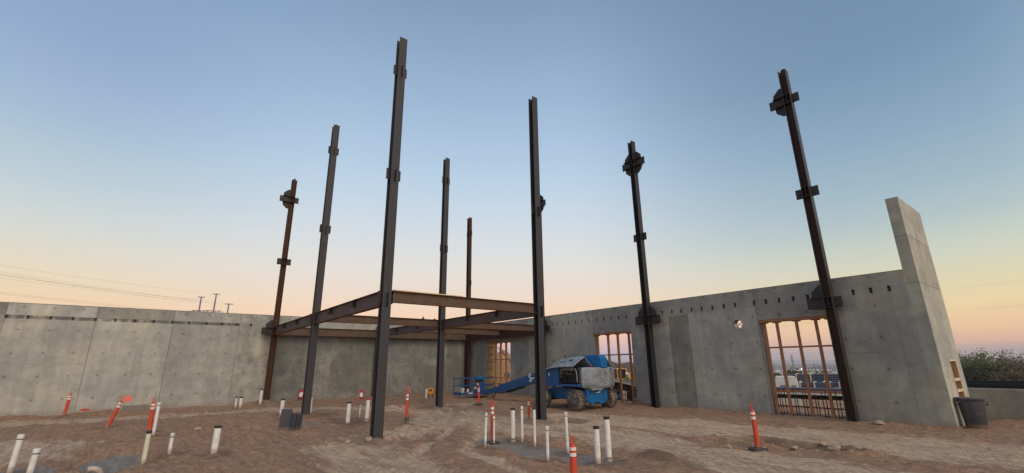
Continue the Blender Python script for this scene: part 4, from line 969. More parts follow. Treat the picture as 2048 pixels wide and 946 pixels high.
m_ = MB(); m_.tube([(-.1, -.42, 2.03), (-.1, -.42, 2.10)], [.06, .045], 10); m_.build('exhaust_stack', 'cap_black', h1, smooth=True)
h2 = hood('side_hood', (.72, 2.02), (.58, 1.98), (1.16, 1.62), -.5, 1.1)
# counterweight
cw = [(1.08, -.80), (1.20, -.84), (1.34, -.70), (1.44, -.50), (1.48, -.2), (1.48, .45), (1.43, .80), (1.30, 1.02), (1.10, 1.10), (.72, 1.08), (.72, -.6)]
m_ = MB()
lev = [(.82, .90), (.87, .97), (1.0, 1.0), (1.45, 1.0), (1.56, .97), (1.61, .90)]
cc = (.95, .1)
n_ = len(cw); vs = []
for z_, s_ in lev: vs += [(cc[0]+(a-cc[0])*s_, cc[1]+(b_-cc[1])*s_, z_) for a, b_ in cw]
fs = [(i*n_+k, i*n_+(k+1) % n_, (i+1)*n_+(k+1) % n_, (i+1)*n_+k) for i in range(len(lev)-1) for k in range(n_)]+[tuple(range(n_))[::-1], tuple((len(lev)-1)*n_+k for k in range(n_))]
m_.add(vs, fs); cwo = part('counterweight', m_, 'cover_grey', smooth=True)
m_ = MB(); m_.box((1.475, -.12, 1.30), (.006, .36, .16)); m_.box((1.475, .42, 1.20), (.006, .26, .05)); m_.box((1.36, .93, 1.32), (.006, .12, .16), Matrix.Rotation(R(28), 3, 'Z')); m_.build('decal', 'decal_grey', cwo)
m_ = MB(); m_.add([(1.4755, -.26, 1.44), (1.4755, -.12, 1.46), (1.4755, -.05, 1.42), (1.4755, -.14, 1.38), (1.4755, -.25, 1.40)], [(0, 1, 2, 3, 4)]); m_.add([(1.4765, -.08, 1.02), (1.4765, .06, 1.04), (1.4765, .14, 1.09), (1.4765, .10, .98), (1.4765, .0, .96), (1.4765, -.1, .96)], [(0, 1, 2, 3, 4, 5)]); m_.build('chipped_paint', 'decal_white', cwo)
m_ = MB(); m_.tube([(.72+(a-.72)*1.0, b_, 1.03) for a, b_ in cw[1:9]], .006, 4); m_.tube([(1.484, .16, 1.03), (1.484, .16, 1.55)], .005, 4); m_.build('panel_seam', 'decal_grey', cwo)
rr = random.Random(21)
for k in range(16):
    y0, z0, s0 = rr.uniform(-.2, .42), rr.uniform(.95, 1.5), rr.uniform(.008, .028); m_ = MB()
    m_.add([(1.4835, y0+s0*rr.uniform(.6, 2.5)*math.cos(q_*1.26), z0+s0*rr.uniform(.5, 1)*math.sin(q_*1.26)) for q_ in range(5)], [(0, 1, 2, 3, 4)]); m_.build('paint_chip', 'decal_white' if k % 3 else 'engine_dark', cwo)
m_ = MB(); m_.prism([(-.5, .74), (.15, .74), (.25, .84), (-.55, .86)], lambda t, z, a: (a, t, z), 1.0, 1.4); m_.build('lower_lip', 'cover_grey', cwo, bevel=.01)
m_ = MB(); m_.prism([(.95, 1.25), (1.30, 1.35), (1.50, 1.62), (1.48, 1.98), (1.30, 2.10), (.60, 2.09), (.25, 1.96), (.1, 1.5)], lambda a, z, t: (a, t, z), .02, .40); mr = part('boom_root', m_, 'lift_blue_bright', bevel=.02)
m_ = MB(); m_.tube([(1.20, -.02, 1.72), (1.20, .44, 1.72)], .10, 16); m_.tube([(1.05, .46, 1.62), (1.45, .62, 1.50)], .07, 12); m_.build('pivot_pin', 'lift_blue_bright', mr, smooth=True)
m_ = MB(); m_.tube([(.95, -.05, 1.66), (1.1, -.12, 1.66)], .035, 8); m_.build('hose_fitting', 'red_plastic', mr, smooth=True)
# boom: two telescoping sections sloping down to the basket
def boomsec(nme, a, b_, d0, d1, w, mat):
    m_ = MB(); (x0, z0), (x1, z1) = a, b_
    m_.prism([(x0, z0-d0), (x0, z0), (x1, z1), (x1, z1-d1)], lambda p_, q_, t: (p_, .12+t, q_), -w/2, w/2); return part(nme, m_, mat, bevel=.012)
bo = boomsec('boom', (.75, 2.08), (-5.45, .74), .46, .40, .30, 'lift_blue')
boomsec('boom_extension', (-5.44, .68), (-6.75, .47), .30, .24, .23, 'lift_blue')
boomsec('boom_collar', (-5.30, .79), (-5.48, .75), .44, .43, .34, 'lift_blue')
m_ = MB(); m_.prism([(-5.0, .42), (-4.6, .49), (-4.1, .60), (-3.6, .72), (-3.6, .66), (-4.2, .52), (-4.8, .38)], lambda p_, q_, t: (p_, .12+t, q_), -.1, .1); part('cable_track', m_, 'engine_dark', bevel=.01)
m_ = MB(); m_.tube([(-5.7, .0, .42), (-5.85, -.05, .12), (-6.0, -.02, .10), (-6.15, .05, .2), (-6.2, .1, .40)], .028, 8); part('hose_loop', m_, 'hose_black', smooth=True)
cu = bpy.data.curves.new('lettering', 'FONT'); cu.body = 'S-'; cu.size = .47; cu.extrude = .002; cu.align_x = 'LEFT'; cu.offset = .012
to = bpy.data.objects.new('tmp', cu); COL.objects.link(to); dg = bpy.context.evaluated_depsgraph_get()
me = bpy.data.meshes.new_from_object(to.evaluated_get(dg)); bpy.data.objects.remove(to)
lt = bpy.data.objects.new('lettering', me); COL.objects.link(lt); me.materials.append(MATS['decal_white']); lt.parent = bo
lt.location = (-2.90, .12-.154, 1.00); lt.rotation_euler = (R(90), 0, 0); lt.matrix_basis = Matrix.Translation((-2.98, -.035, .955)) @ Matrix.Rotation(R(-12), 4, 'Y') @ Matrix.Rotation(R(90), 4, 'X')
# basket
bk = MB(); X0, X1b, YA, YB = -8.95, -8.15, -.62, 1.55
bk.box2((X0, YA, .14), (X1b, YB, .19)); bk.box2((X0-.02, YA-.02, .14), (X1b+.02, YA, .30)); bk.box2((X1b, YA-.02, .14), (X1b+.02, YB+.02, .27)); b0 = part('basket', bk, 'lift_blue', bevel=.005)
m_ = MB()
for zz in (1.02, .62):
    m_.tube([(X0, YA, zz), (X1b, YA, zz), (X1b, YB, zz), (X0, YB, zz), (X0, YA, zz)], .021, 8)
for px, py in ((X0, YA), (X1b, YA), (X1b, YB), (X0, YB), (X1b, .0), (X1b, .75), (X0, .45), (X0, -.1), (X0, 1.0)):
    m_.tube([(px, py, .15), (px, py, 1.02)], .021, 8)
m_.build('guard_rail', 'lift_blue', b0, smooth=True)
m_ = MB(); m_.box((X1b-.02, .62, 1.02), (.26, .58, .14), Matrix.Rotation(R(8), 3, 'Y')); m_.build('control_box', 'lift_blue_bright', b0, bevel=.02)
m_ = MB(); m_.box((X1b-.02, .60, .86), (.2, .45, .16)); m_.box((X1b+.05, .35, .9), (.1, .1, .14)); m_.build('control_housing', 'engine_dark', b0, bevel=.02)
m_ = MB(); m_.box((X1b+.03, .50, .72), (.01, .16, .18), Matrix.Rotation(R(6), 3, 'X')); m_.box((X1b+.03, .30, .50), (.01, .10, .08)); m_.build('paper_sheets', 'decal_white', b0)
m_ = MB(); m_.prism([(-.18, .2), (-.1, .26), (.1, .27), (.18, .2)], lambda y_, z_, t: (t, y_, z_), X1b+.021, X1b+.023); m_.build('sticker', 'decal_white', b0)
m_ = MB(); m_.box2((X1b, .35, .2), (X1b+.5, .9, .38)); m_.box2((X1b+.3, .02, .2), (-6.6, .22, .42)); m_.box2((X1b+.02, .5, .38), (X1b+.2, .8, .8)); m_.build('jib_mount', 'lift_blue', b0, bevel=.02)
e = empty('bucket', (LX+X1b-.22, LY+YA+.2, LZ+.19), 'white bucket standing in the lift basket', 'bucket')
m_ = MB(); m_.tube([(0, 0, 0), (0, 0, .005), (0, 0, .30), (0, 0, .32), (0, 0, .325)], [.12, .125, .15, .16, .145], 20); m_.build('pail', 'bucket_white', e, smooth=True)
m_ = MB(); m_.tube([(0, -.15, .28), (.02, -.10, .19), (.16, 0, .14), (.02, .10, .19), (0, .15, .28)], .006, 6); m_.build('handle', 'engine_metal', e, smooth=True)
x_, y_ = LX+X1b-.15, LY+YA+.52
m_ = MB(); m_.box((0, 0, .09), (.12, .10, .16)); m_.box((0, 0, .185), (.05, .05, .03)); o = m_.build('jug', 'bucket_white', None, bevel=.015, loc=(x_, y_, LZ+.27)); tag(o, 'small white jug beside the bucket in the lift basket', 'jug')

# ------------------------------------------------------------ beyond the right wall
def gpos(px, py, D): 
    p_ = at(px, py, D); return p_, gz(p_.x, p_.y)
# flatbed trailer with timber deck, seen through the large right opening
p_, z_ = gpos(1610, 790, 30); e = empty('flatbed_trailer', (p_.x, p_.y, z_), 'long flatbed trailer with timber deck parked beyond the large right opening', 'trailer', rz=R(8))
zt = at(1610, 779, 30).z-z_
m_ = MB(); m_.box((0, 0, zt-.04), (13, 2.4, .10)); m_.build('deck', 'timber_brown', e)
m_ = MB(); m_.box((0, -1.215, zt-.15), (13, .03, .10)); m_.build('side_rail', 'white_paint', e)
m_ = MB(); m_.box((0, -.5, zt-.30), (12.8, .15, .28)); m_.box((0, .5, zt-.30), (12.8, .15, .28))
for k in range(12): m_.box((-6+k*1.08, 0, zt-.28), (.1, 2.2, .14))
m_.build('under_frame', 'cap_black', e)
for k in range(2):
    for s_ in (-1, 1):
        m_ = MB(); m_.tube([(-5.0+k*1.0, s_*.95-.12, .38), (-4.6+k*1.25, s_*.95+.12, .38)], .38, 18); m_.build('wheel', 'rubber_black', e, smooth=True)
for k in range(3):
    m_ = MB(); m_.tube([(-5.5, -.9+k*.16, zt+.07), (5, -.9+k*.16, zt+.07)], .06, 8); o = m_.build('plastic_pipe', 'conduit_slate', None, smooth=True, loc=(p_.x, p_.y, z_)); o.rotation_euler = (0, 0, R(8)); tag(o, 'long blue grey pipe on the flatbed trailer deck', 'pipe', 'blue grey pipes on the trailer deck')
# conduit bundles with timber dunnage
def bundle(px, py, D, L, rows, cols, rad, rz, label):
    p_, z_ = gpos(px, py, D); z_ = max(z_, at(px, py, D).z)
    e = empty('pipe_bundle', (p_.x, p_.y, z_), label, 'pipe bundle', 'blue grey pipe bundles beyond the opening', rz)
    m_ = MB()
    for r_ in range(rows):
        for c_ in range(cols):
            m_.tube([(-L/2, (c_-(cols-1)/2)*rad*2, rad*(2*r_+1)+.06), (L/2, (c_-(cols-1)/2)*rad*2, rad*(2*r_+1)+.06)], rad, 8)
    m_.build('pipes', 'conduit_slate', e, smooth=True)
    for s_ in (-.42, 0, .42):
        m_ = MB(); W_ = cols*rad*2+.06; H_ = rows*rad*2+.1
        m_.box((s_*L, 0, .03), (.09, W_, .06)); m_.box((s_*L, 0, H_), (.09, W_, .05)); m_.box((s_*L, -W_/2, H_/2), (.09, .06, H_)); m_.box((s_*L, W_/2, H_/2), (.09, .06, H_)); m_.build('timber_band', 'timber_pale', e)
for i, (px, D, L) in enumerate(((1580, 43, 1.9), (1632, 43, 2.3), (1682, 43, 2.3))):
    bundle(px, 776, D, L, 3, 6, .06, R(10), ['front pipe bundle at the left, beyond the large right opening', 'front pipe bundle in the middle, beyond the large right opening', 'front pipe bundle at the right, behind the rusty column edge'][i])
for i, (px, D, L) in enumerate(((1598, 50, 2.6), (1655, 50, 2.8), (1720, 50, 2.8))):
    bundle(px, 768, D, L, 5, 7, .08, R(10), ['rear taller pipe bundle at the left, beyond the large right opening', 'rear taller pipe bundle in the middle, beyond the large right opening', 'rear taller pipe bundle hidden beside the rusty column'][i])
# white tanks
for i, (px, w_) in enumerate(((1544, .5), (1564, .75), (1585, .6))):
    p_, z_ = gpos(px, 775, 33); e = empty('white_tank', (p_.x, p_.y, z_), ['narrow white tank at the left edge of the large opening', 'white tank with dark side, middle of the three', 'white tank right of the other two beside the pipes'][i], 'tank', 'white tanks beyond the opening', R(25)); h_ = at(px, 752, 33).z-z_
    m_ = MB(); m_.prism([(-w_/2, 0), (w_/2, 0), (w_/2, h_*.75), (w_*.3, h_), (-w_*.3, h_), (-w_/2, h_*.75)], lambda a, z, t: (a, t, z), -.5, .5); m_.build('shell', 'tank_white', e, bevel=.05)
    m_ = MB(); m_.box((w_*.1, -.51, h_*.5), (w_*.4, .02, h_*.4)); m_.build('side_panel', 'decal_grey', e)
# transmission pylons, poles
def lattice(px, ptop, pbot, D, label):
    b_ = at(px, pbot, D); t_ = at(px, ptop, D); z_ = gz(b_.x, b_.y); H = t_.z-z_
    e = empty('lattice_pylon', (b_.x, b_.y, z_), label, 'pylon', rz=R(20)); m_ = MB(); W_ = H*.11
    def w(t): return W_*(1-t)**1.3*.5+.25*W_*.35
    for sx_, sy_ in ((1, 1), (1, -1), (-1, 1), (-1, -1)):
        m_.tube([(sx_*w(t), sy_*w(t), H*t) for t in (0, .25, .5, .75, 1)], .35, 4)
    for k in range(10):
        t0, t1 = k/10, (k+1)/10
        for s_ in (-1, 1):
            m_.tube([(-w(t0), s_*w(t0), H*t0), (w(t1), s_*w(t1), H*t1)], .22, 4); m_.tube([(w(t0), s_*w(t0), H*t0), (-w(t1), s_*w(t1), H*t1)], .22, 4)
    m_.build('tower', 'pole_metal', e)
    for t in (.72, .84, .96):
        m_ = MB(); L = W_*(1.1-.3*t); m_.tube([(-L, 0, H*t), (0, 0, H*t+H*.02), (L, 0, H*t)], .3, 4); m_.build('crossarm', 'pole_metal', e)
lattice(1588, 710, 740, 900, 'small lattice pylon on the horizon seen through the large opening')
def monopole(px, ptop, D, label, arms, r0=.35, group=None, pbot=None, kind='steel', tilt=0, insul=True, az=R(80)):
    t_ = at(px, ptop, D); z_ = gz(t_.x, t_.y); H = t_.z-z_
    e = empty('power_pole', (t_.x, t_.y, z_), label, 'power pole', group or 'power poles', az)
    m_ = MB(); m_.tube([(0, 0, 0), (0, 0, H)], [r0*1.5, r0*.6], 10); m_.build('pole', 'pole_metal', e, smooth=True)
    tips = []
    for dz, L in arms:
        m_ = MB(); m_.tube([(-L, 0, H-dz+L*.06), (0, 0, H-dz), (L, 0, H-dz+L*.06)], r0*.45, 6); m_.build('crossarm', 'pole_metal', e, smooth=True)
        if insul and dz > 1:
            m_ = MB()
            for s_ in (-1, 1):
                for q_ in (.45, 1.0):
                    a = s_*L*q_; m_.tube([(a-.6, 0, H-dz), (a-.45, 0, H-dz-L*.35), (a, 0, H-dz-L*.5), (a+.45, 0, H-dz-L*.35), (a+.6, 0, H-dz)], r0*.22, 5)
            m_.build('insulator_strings', 'cable_dark', e)
    return e, H
G1 = 'steel power poles beyond the left wall'
pole_specs = [(403, 593, 'left steel power pole above the left wall', [(.3, 1.3), (6.0, 2.5)]), (433, 587, 'tallest steel power pole, middle of the three above the left wall', [(.3, 1.3), (7.5, 2.8)]), (458, 607, 'right shortest steel power pole above the left wall', [(.3, 1.6), (5.5, 2.0)])]
for i, (px, py, lb, arms) in enumerate(pole_specs): monopole(px, py, 230, lb, arms, .42, G1)
def cable(pts, sag, r, label, group):
    r = r*.62
    P_ = []
    for (a, b_) in zip(pts[:-1], pts[1:]):
        for k in range(24):
            t = k/24; q_ = a.lerp(b_, t); P_.append((q_.x, q_.y, q_.z-sag*4*t*(1-t)))
    P_.append(tuple(pts[-1])); m_ = MB(); m_.tube(P_, r, 5); o = m_.build('power_line', 'cable_dark'); tag(o, label, 'power line', group)
GC = 'power lines crossing the sky above the left wall'
for i, (pa, pb) in enumerate((((-140, 527), (403, 601)), ((-140, 531), (433, 603)), ((-140, 524), (403, 606)), ((-140, 536), (433, 607)), ((-140, 508), (433, 589)), ((-140, 520), (458, 609)))):
    cable([at(*pa, 170), at(*pb, 230)], .6, .028, 'thin power line of the upper bundle running to the power poles', GC)
for i, (pa, pb) in enumerate((((-140, 568), (458, 630)), ((-140, 571), (458, 633)))):
    cable([at(*pa, 170), at(*pb, 230)], .5, .03, 'thin power line low in the sky just above the left wall', 'low power lines above the left wall')
monopole(1563, 704, 260, 'slim power pole with several crossarms seen through the large opening', [(.8, 2.2), (3.0, 2.0), (5.5, 2.2)], .22, 'distant poles through the large opening', insul=False)
monopole(1547, 726, 200, 'short power pole left of the slim one through the large opening', [(.6, 1.6), (1.6, 1.2)], .16, 'distant poles through the large opening', insul=False)
# far warehouses and lamps
for i, (px, w_, D, top, lb) in enumerate(((1670, 60, 420, 739, 'long white warehouse on the horizon beside the rusty column'), (1612, 26, 480, 741, 'small white warehouse on the horizon behind the dark green tree'), (1548, 18, 460, 741, 'white shed on the horizon at the left of the large opening'))):
    p_, z_ = gpos(px, 742, D); h_ = at(px, top, D).z-z_; e = empty('warehouse', (p_.x, p_.y, z_), lb, 'warehouse', 'white warehouses on the horizon', R(20))
    m_ = MB(); m_.box((0, 0, h_*.46), (w_, 18, h_*.92)); m_.build('wall', 'tank_white', e)
    m_ = MB(); m_.prism([(-9.3, h_*.92), (9.3, h_*.92), (0, h_*1.02)], lambda y_, z2, t: (t, y_, z2), -w_/2-.4, w_/2+.4); m_.build('roof', 'roof_pale', e)
    m_ = MB()
    for k in range(int(w_/8)): m_.box((-w_/2+4+k*8, -9.05, h_*.25), (4, .1, h_*.45))
    m_.build('loading_doors', 'decal_grey', e)
for px, py, D, mt, lb in ((1603, 738, 150, 'lamp_white', 'bright white lamp above the dark green tree'), (1667, 751, 110, 'lamp_red', 'small red light beside the rusty column')):
    p_, z_ = gpos(px, py, D); e = empty('lamp_post', (p_.x, p_.y, z_), lb, 'lamp', 'distant lit lamps'); H = p_.z-z_
    m_ = MB(); m_.tube([(0, 0, 0), (0, 0, H)], .06, 6); m_.build('pole', 'pole_metal', e)
    m_ = MB(); m_.tube([(0, 0, H-.08), (0, 0, H-.04), (0, 0, H+.05), (0, 0, H+.09)], [.04, .09, .09, .04], 10); m_.build('lamp_head', mt, e, smooth=True)

# ------------------------------------------------------------ trees
def tree(x, y, h, label, leaf, nleaf, seed, ls=.12, spread=.5, group=None, cat='tree', bare=False, base=None):
    rr = random.Random(seed); z = gz(x, y) if base is None else base
    e = empty('tree', (x, y, z), label, cat, group)
    m_ = MB(); tips = []
    def grow(p, d, L, r, lv):
        pts = [p]; q_ = p; dd = d
        for k in range(3):
            dd = (dd+Vector((rr.uniform(-.22, .22), rr.uniform(-.22, .22), rr.uniform(-.02, .16)))).normalized(); q_ = q_+dd*L/3; pts.append(q_)
        m_.tube(pts, [r, r*.85, r*.7, r*.55], 5 if lv < 2 else 3, cap=False)
        if lv >= 2: tips.extend(pts[1:])
        if lv < 4:
            for k in range(rr.choice((2, 3, 3))+(1 if lv == 0 else 0)):
                a = rr.uniform(0, 6.28); t = rr.uniform(.35, .8)
                nd = (dd*(1-t*.6)+Vector((math.cos(a), math.sin(a), rr.uniform(-.1, .4)))*t).normalized(); grow(pts[rr.choice((2, 3))] if k else pts[3], nd, L*rr.uniform(.62, .82), r*.52, lv+1)
    for k in range(3 if h < 6 else 1): grow(Vector((rr.uniform(-.15, .15), rr.uniform(-.15, .15), -.2)), Vector((rr.uniform(-.4, .4)*spread*2, rr.uniform(-.4, .4)*spread*2, 1)).normalized(), h*.36, h*.022, 0)
    zt = max(t.z for t in tips); k = h/zt
    m_.v = [(a*k, b_*k, c*k) for a, b_, c in m_.v]; m_.build('trunk', 'bark', e)
    lm = MB(); lm_n = len(tips)
    for i in range(nleaf):
        t = tips[rr.randrange(lm_n)]*k; s_ = ls*rr.uniform(.5, 1.2)
        c = t+Vector((rr.gauss(0, 1), rr.gauss(0, 1), rr.gauss(0, 1)))*h*.035
        u_ = Vector((rr.uniform(-1, 1), rr.uniform(-1, 1), rr.uniform(-1, 1))).normalized(); v_ = u_.orthogonal().normalized()
        lm.v += [tuple(c-u_*s_), tuple(c-v_*s_*.5), tuple(c+u_*s_), tuple(c+v_*s_*.5)]; n_ = len(lm.v); lm.f.append([n_-4, n_-3, n_-2, n_-1]); lm.mi.append(0)
    if nleaf: lm.build('crown', leaf, e)
GT = 'scrubby trees beyond the low wall'
for px, py, D, leaf, nl, lb in ((1926, 706, 44, 'leaf_green', 3600, 'green leafed tree right behind the fin wall edge'), (1952, 702, 47, 'leaf_green', 2600, 'tallest green leafed tree beyond the low wall'), (1975, 710, 50, 'leaf_olive', 2000, 'olive brown tree between the green and the bare trees'),
        (1994, 703, 52, 'leaf_olive', 900, 'twiggy tree with pale top in the middle of the row'), (2020, 708, 48, 'leaf_olive', 700, 'brown twiggy tree toward the right edge'), (2046, 715, 46, 'leaf_olive', 1100, 'rounded brown tree at the right edge of the picture'),
        (2075, 722, 45, 'leaf_olive', 3600, 'brown tree just past the right edge'), (1905, 712, 52, 'leaf_olive', 3000, 'olive tree mostly hidden behind the fin wall'), (1965, 728, 42, 'leaf_dark', 3000, 'dark shrub low behind the black pipes, left'), (2005, 730, 42, 'leaf_olive', 2400, 'brown shrub low behind the black pipes, middle'), (2040, 734, 41, 'leaf_olive', 2400, 'brown shrub low behind the black pipes, right')):
    t_ = at(px, py, D); z_ = gz(t_.x, t_.y); tree(t_.x, t_.y, t_.z-z_, lb, leaf, nl, int(px), .075, group=GT, spread=.7)
for px, py, D, leaf, nl, lb in ((1590, 737, 70, 'leaf_dark', 2600, 'dark green tree beyond the white tanks'), (1574, 745, 66, 'leaf_green', 1800, 'small light green shrub left of the dark green tree'), (1632, 730, 85, 'leaf_olive', 900, 'sparse brown tree beyond the pipe bundles'), (1545, 744, 66, 'leaf_dark', 1600, 'dark shrub at the left edge of the large opening')):
    t_ = at(px, py, D); z_ = gz(t_.x, t_.y); tree(t_.x, t_.y, t_.z-z_, lb, leaf, nl, int(px)+1, .14, group='trees seen through the large opening')
for px, py, lb in ((1216, 716, 'bare tree left behind the yellow excavator'), (1240, 722, 'bare tree right behind the yellow excavator')):
    t_ = at(px, py, 66); z_ = gz(t_.x, t_.y); tree(t_.x, t_.y, t_.z-z_, lb, 'leaf_olive', 250, int(px), .08, group='bare trees seen through the middle opening', bare=True)
# black pipes stacked behind the low wall
for i, (dy, dz) in enumerate(((0, 0), (.42, 0), (.84, 0), (.21, .17))):
    m_ = MB(); m_.tube([(-1.6, 0, 0), (3.15+(.2 if i % 2 else 0), 0, .02)], .19, 16); o = m_.build('black_pipe', 'black_pipe', None, smooth=True, loc=(23.9, 6.2+dy, .74+dz*.5)); tag(o, 'thick black pipe stacked behind the low concrete wall', 'pipe', 'thick black pipes behind the low wall')
for k in range(5):
    m_ = MB(); m_.box((0, 0, 0), (.12, 1.7, 1.1)); o = m_.build('support_block', 'cap_black', None, loc=(22.8+k*1.0, 6.6, 0)); tag(o, 'dark support block under the black pipes', 'support', 'supports under the black pipes')
rr = random.Random(2)
for k in range(5):
    m_ = MB(); m_.tube([(0, 0, 0), (rr.uniform(1.2, 2.2), rr.uniform(-.2, .3), rr.uniform(-.03, .03))], rr.uniform(.11, .17), 12); o = m_.build('black_pipe', 'black_pipe', None, smooth=True, loc=(25.9+k*.25, 5.6+k*.28, .78+rr.uniform(-.04, .05))); tag(o, 'shorter black pipe piled at the right end behind the low wall', 'pipe', 'short black pipes behind the low wall')

# ------------------------------------------------------------ excavator, ramp, person, bags
p_, z_ = gpos(1252, 760, 42); e = empty('excavator', (p_.x, p_.y, z_), 'yellow excavator seen through the middle opening behind the lift', 'excavator', rz=R(-35)); H = at(1252, 736, 42).z-z_
for s_ in (-1, 1):
    m_ = MB(); pr = [(-1.5, .45), (-1.4, .1), (-1.1, 0), (1.1, 0), (1.4, .1), (1.5, .45), (1.3, .75), (-1.3, .75)]
    m_.prism(pr, lambda a, z, t: (a, t, z), s_*1.0-.22, s_*1.0+.22); m_.build('track', 'rubber_black', e, bevel=.04)
m_ = MB(); m_.prism([(-1.5, .9), (1.0, .9), (1.0, 1.3), (.3, 1.6), (-.9, H*.82), (-1.5, H*.75)], lambda a, z, t: (a, t, z), -1.0, 1.0); m_.build('body', 'yellow_paint', e, bevel=.05)
m_ = MB(); m_.prism([(-.1, 1.3), (1.05, 1.3), (.95, H-.02), (-.1, H)], lambda a, z, t: (a, t, z), -1.02, -.15); cb = m_.build('cab', 'yellow_paint', e, bevel=.04)
m_ = MB(); m_.box((.5, -1.03, 1.8), (.8, .02, .75)); m_.box((1.03, -.6, 1.8), (.02, .65, .75)); m_.build('window', 'glass_dark', cb)
m_ = MB(); m_.prism([(.9, 1.1), (1.6, 2.1), (3.0, 2.5), (3.1, 2.25), (1.9, 1.8), (1.3, 1.0)], lambda a, z, t: (a, t, z), .1, .4); m_.build('boom', 'yellow_paint', e, bevel=.03)
m_ = MB(); m_.prism([(2.9, 2.5), (3.3, 2.4), (3.5, 1.0), (3.3, .9)], lambda a, z, t: (a, t, z), .12, .38); m_.build('stick', 'yellow_paint', e, bevel=.03)
m_ = MB(); m_.prism([(3.1, 1.0), (3.7, 1.0), (3.6, .4), (3.0, .2), (2.8, .6)], lambda a, z, t: (a, t, z), -.15, .65); m_.build('bucket', 'steel_rustdark', e, bevel=.03)
a_, b_ = at(1216, 759, 26), at(1290, 776, 25); c_ = (a_+b_)/2
e = empty('loading_ramp', (c_.x, c_.y, gz(c_.x, c_.y)), 'dark loading ramp with pale top edge just outside the middle opening', 'ramp'); z0 = gz(c_.x, c_.y)
oa, ob = a_-Vector((c_.x, c_.y, z0)), b_-Vector((c_.x, c_.y, z0))
m_ = MB(); m_.bar(oa, ob, .06, .05); m_.build('deck_edge', 'timber_pale', e)
m_ = MB(); m_.bar(oa+Vector((0, .6, -.16)), ob+Vector((0, .6, -.16)), 1.1, .26); m_.bar(oa+Vector((0, .1, -.32)), ob+Vector((0, .1, -.32)), .12, .12); m_.build('frame', 'cap_black', e)
for t in (.15, .5, .85):
    q_ = oa.lerp(ob, t); m_ = MB(); m_.tube([(q_.x, q_.y+.25, .22), (q_.x, q_.y+.45, .22)], .22, 16); m_.build('wheel', 'rubber_black', e, smooth=True)
def sack(px, py, D, s, label):
    p_ = at(px, py, D); z_ = gz(p_.x, p_.y); bm = bmesh.new(); bmesh.ops.create_icosphere(bm, subdivisions=3, radius=1); rr = random.Random(int(px))
    for v in bm.verts:
        n_ = math.sin(v.co.x*5+px)*math.cos(v.co.y*4)*.14; v.co *= 1+n_; v.co.z = v.co.z*.8+(.35 if v.co.z > .7 else 0)
    me = bpy.data.meshes.new('sack'); bm.to_mesh(me); bm.free(); me.materials.append(MATS['cloth_blue']); me.polygons.foreach_set('use_smooth', [True]*len(me.polygons))
    o = bpy.data.objects.new('sack', me); COL.objects.link(o); o.location = (p_.x, p_.y, p_.z); o.scale = (s, s, s*1.2); tag(o, label, 'sack'); return o
s1 = sack(1014, 750, 30.5, .16, 'blue tarp bundle hung inside the far narrow opening')
s2 = sack(1238, 792, 24.8, .15, 'dark blue sack on the ground outside the middle opening'); s2.location.z = gz(s2.location.x, s2.location.y)+.14
# person in a lime vest and white hard hat beyond the middle opening
p_ = at(1253, 748, 40); z_ = gz(p_.x, p_.y); pe = empty('person', (p_.x, p_.y, z_), 'person in a lime vest and white hard hat standing beyond the middle opening', 'person', rz=R(-40)); hh = 1.75
J = {'pel': (0, 0, .95), 'ch': (0, .02, 1.25), 'nk': (0, .02, 1.47), 'hd': (0, .03, 1.60), 'hd2': (0, .03, 1.72), 'ls': (-.19, .02, 1.42), 'le': (-.26, .0, 1.14), 'lw': (-.22, .14, .92), 'lh': (-.20, .19, .85), 'rs': (.19, .02, 1.42), 're': (.25, -.02, 1.14), 'rw': (.27, .08, .90), 'rh': (.27, .11, .82),
     'lp': (-.10, 0, .90), 'lk': (-.12, .03, .50), 'la': (-.13, -.01, .09), 'lt': (-.14, .15, .04), 'rp': (.10, 0, .90), 'rk': (.13, .02, .50), 'ra': (.15, -.02, .09), 'rtt': (.17, .14, .04)}
rad = dict(pel=.15, ch=.16, nk=.06, hd=.09, hd2=.085, ls=.07, le=.045, lw=.032, lh=.04, rs=.07, re=.045, rw=.032, rh=.04, lp=.10, lk=.065, la=.045, lt=.04, rp=.10, rk=.065, ra=.045, rtt=.04)
ks = list(J); me = bpy.data.meshes.new('body')
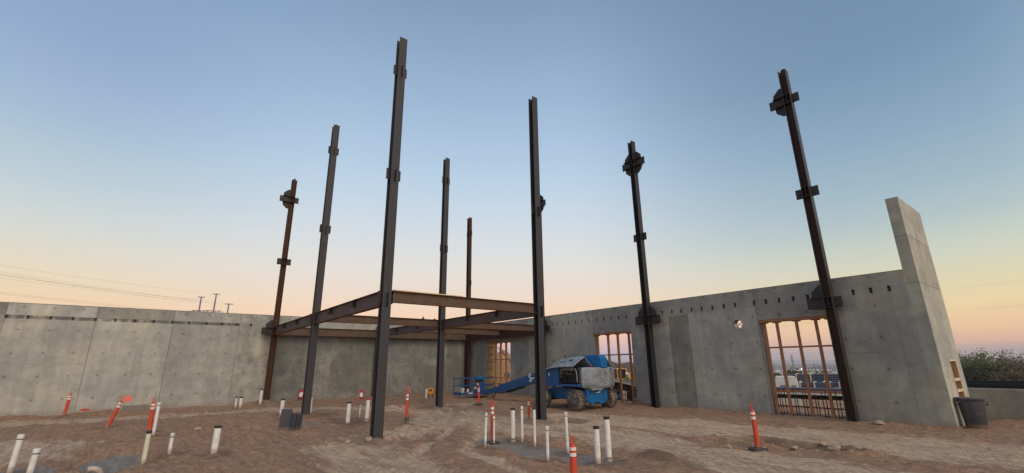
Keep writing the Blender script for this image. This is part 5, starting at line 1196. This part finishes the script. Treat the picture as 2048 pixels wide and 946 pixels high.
me.from_pydata([J[k] for k in ks], [(ks.index(a), ks.index(b_)) for a, b_ in (('pel', 'ch'), ('ch', 'nk'), ('nk', 'hd'), ('hd', 'hd2'), ('ch', 'ls'), ('ls', 'le'), ('le', 'lw'), ('lw', 'lh'), ('ch', 'rs'), ('rs', 're'), ('re', 'rw'), ('rw', 'rh'), ('pel', 'lp'), ('lp', 'lk'), ('lk', 'la'), ('la', 'lt'), ('pel', 'rp'), ('rp', 'rk'), ('rk', 'ra'), ('ra', 'rtt'))], [])
bo_ = bpy.data.objects.new('body', me); COL.objects.link(bo_); bo_.parent = pe
md = bo_.modifiers.new('skin', 'SKIN')
for i, k in enumerate(ks): me.skin_vertices[0].data[i].radius = (rad[k], rad[k]*.85)
me.skin_vertices[0].data[0].use_root = True
bo_.modifiers.new('sub', 'SUBSURF').render_levels = 2
me.materials.append(MATS['denim'])
m_ = MB(); m_.tube([(0, .02, .92), (0, .02, 1.0), (0, .02, 1.25), (0, .02, 1.42), (0, .02, 1.48)], [.19, .19, .205, .19, .09], 16); m_.build('vest', 'vest_lime', pe, smooth=True)
m_ = MB(); m_.tube([(0, .03, 1.56), (0, .03, 1.60), (0, .03, 1.68)], [.07, .088, .085], 14); m_.box((0, .12, 1.62), (.03, .03, .04)); m_.build('face', 'skin', pe, smooth=True)
m_ = MB(); m_.tube([(0, .05, 1.675), (0, .04, 1.68), (0, .03, 1.69), (0, .03, 1.75), (0, .03, 1.80), (0, .03, 1.815)], [.15, .15, .12, .115, .07, .02], 18); m_.build('hard_hat', 'hardhat', pe, smooth=True)

# ------------------------------------------------------------ evening air between here and the far hills
hm = bpy.data.materials.new('air'); hm.use_nodes = True; hn = hm.node_tree; hn.nodes.clear()
pv = hn.nodes.new('ShaderNodeVolumePrincipled'); pv.inputs['Color'].default_value = (.86, .86, .92, 1); pv.inputs['Density'].default_value = .00009
ho = hn.nodes.new('ShaderNodeOutputMaterial'); hn.links.new(pv.outputs[0], ho.inputs['Volume'])
m_ = MB(); m_.box2((-7600, -3400, -140), (6600, 9800, 90)); MATS['air'] = hm; o = m_.build('haze', 'air'); o['kind'] = 'stuff'
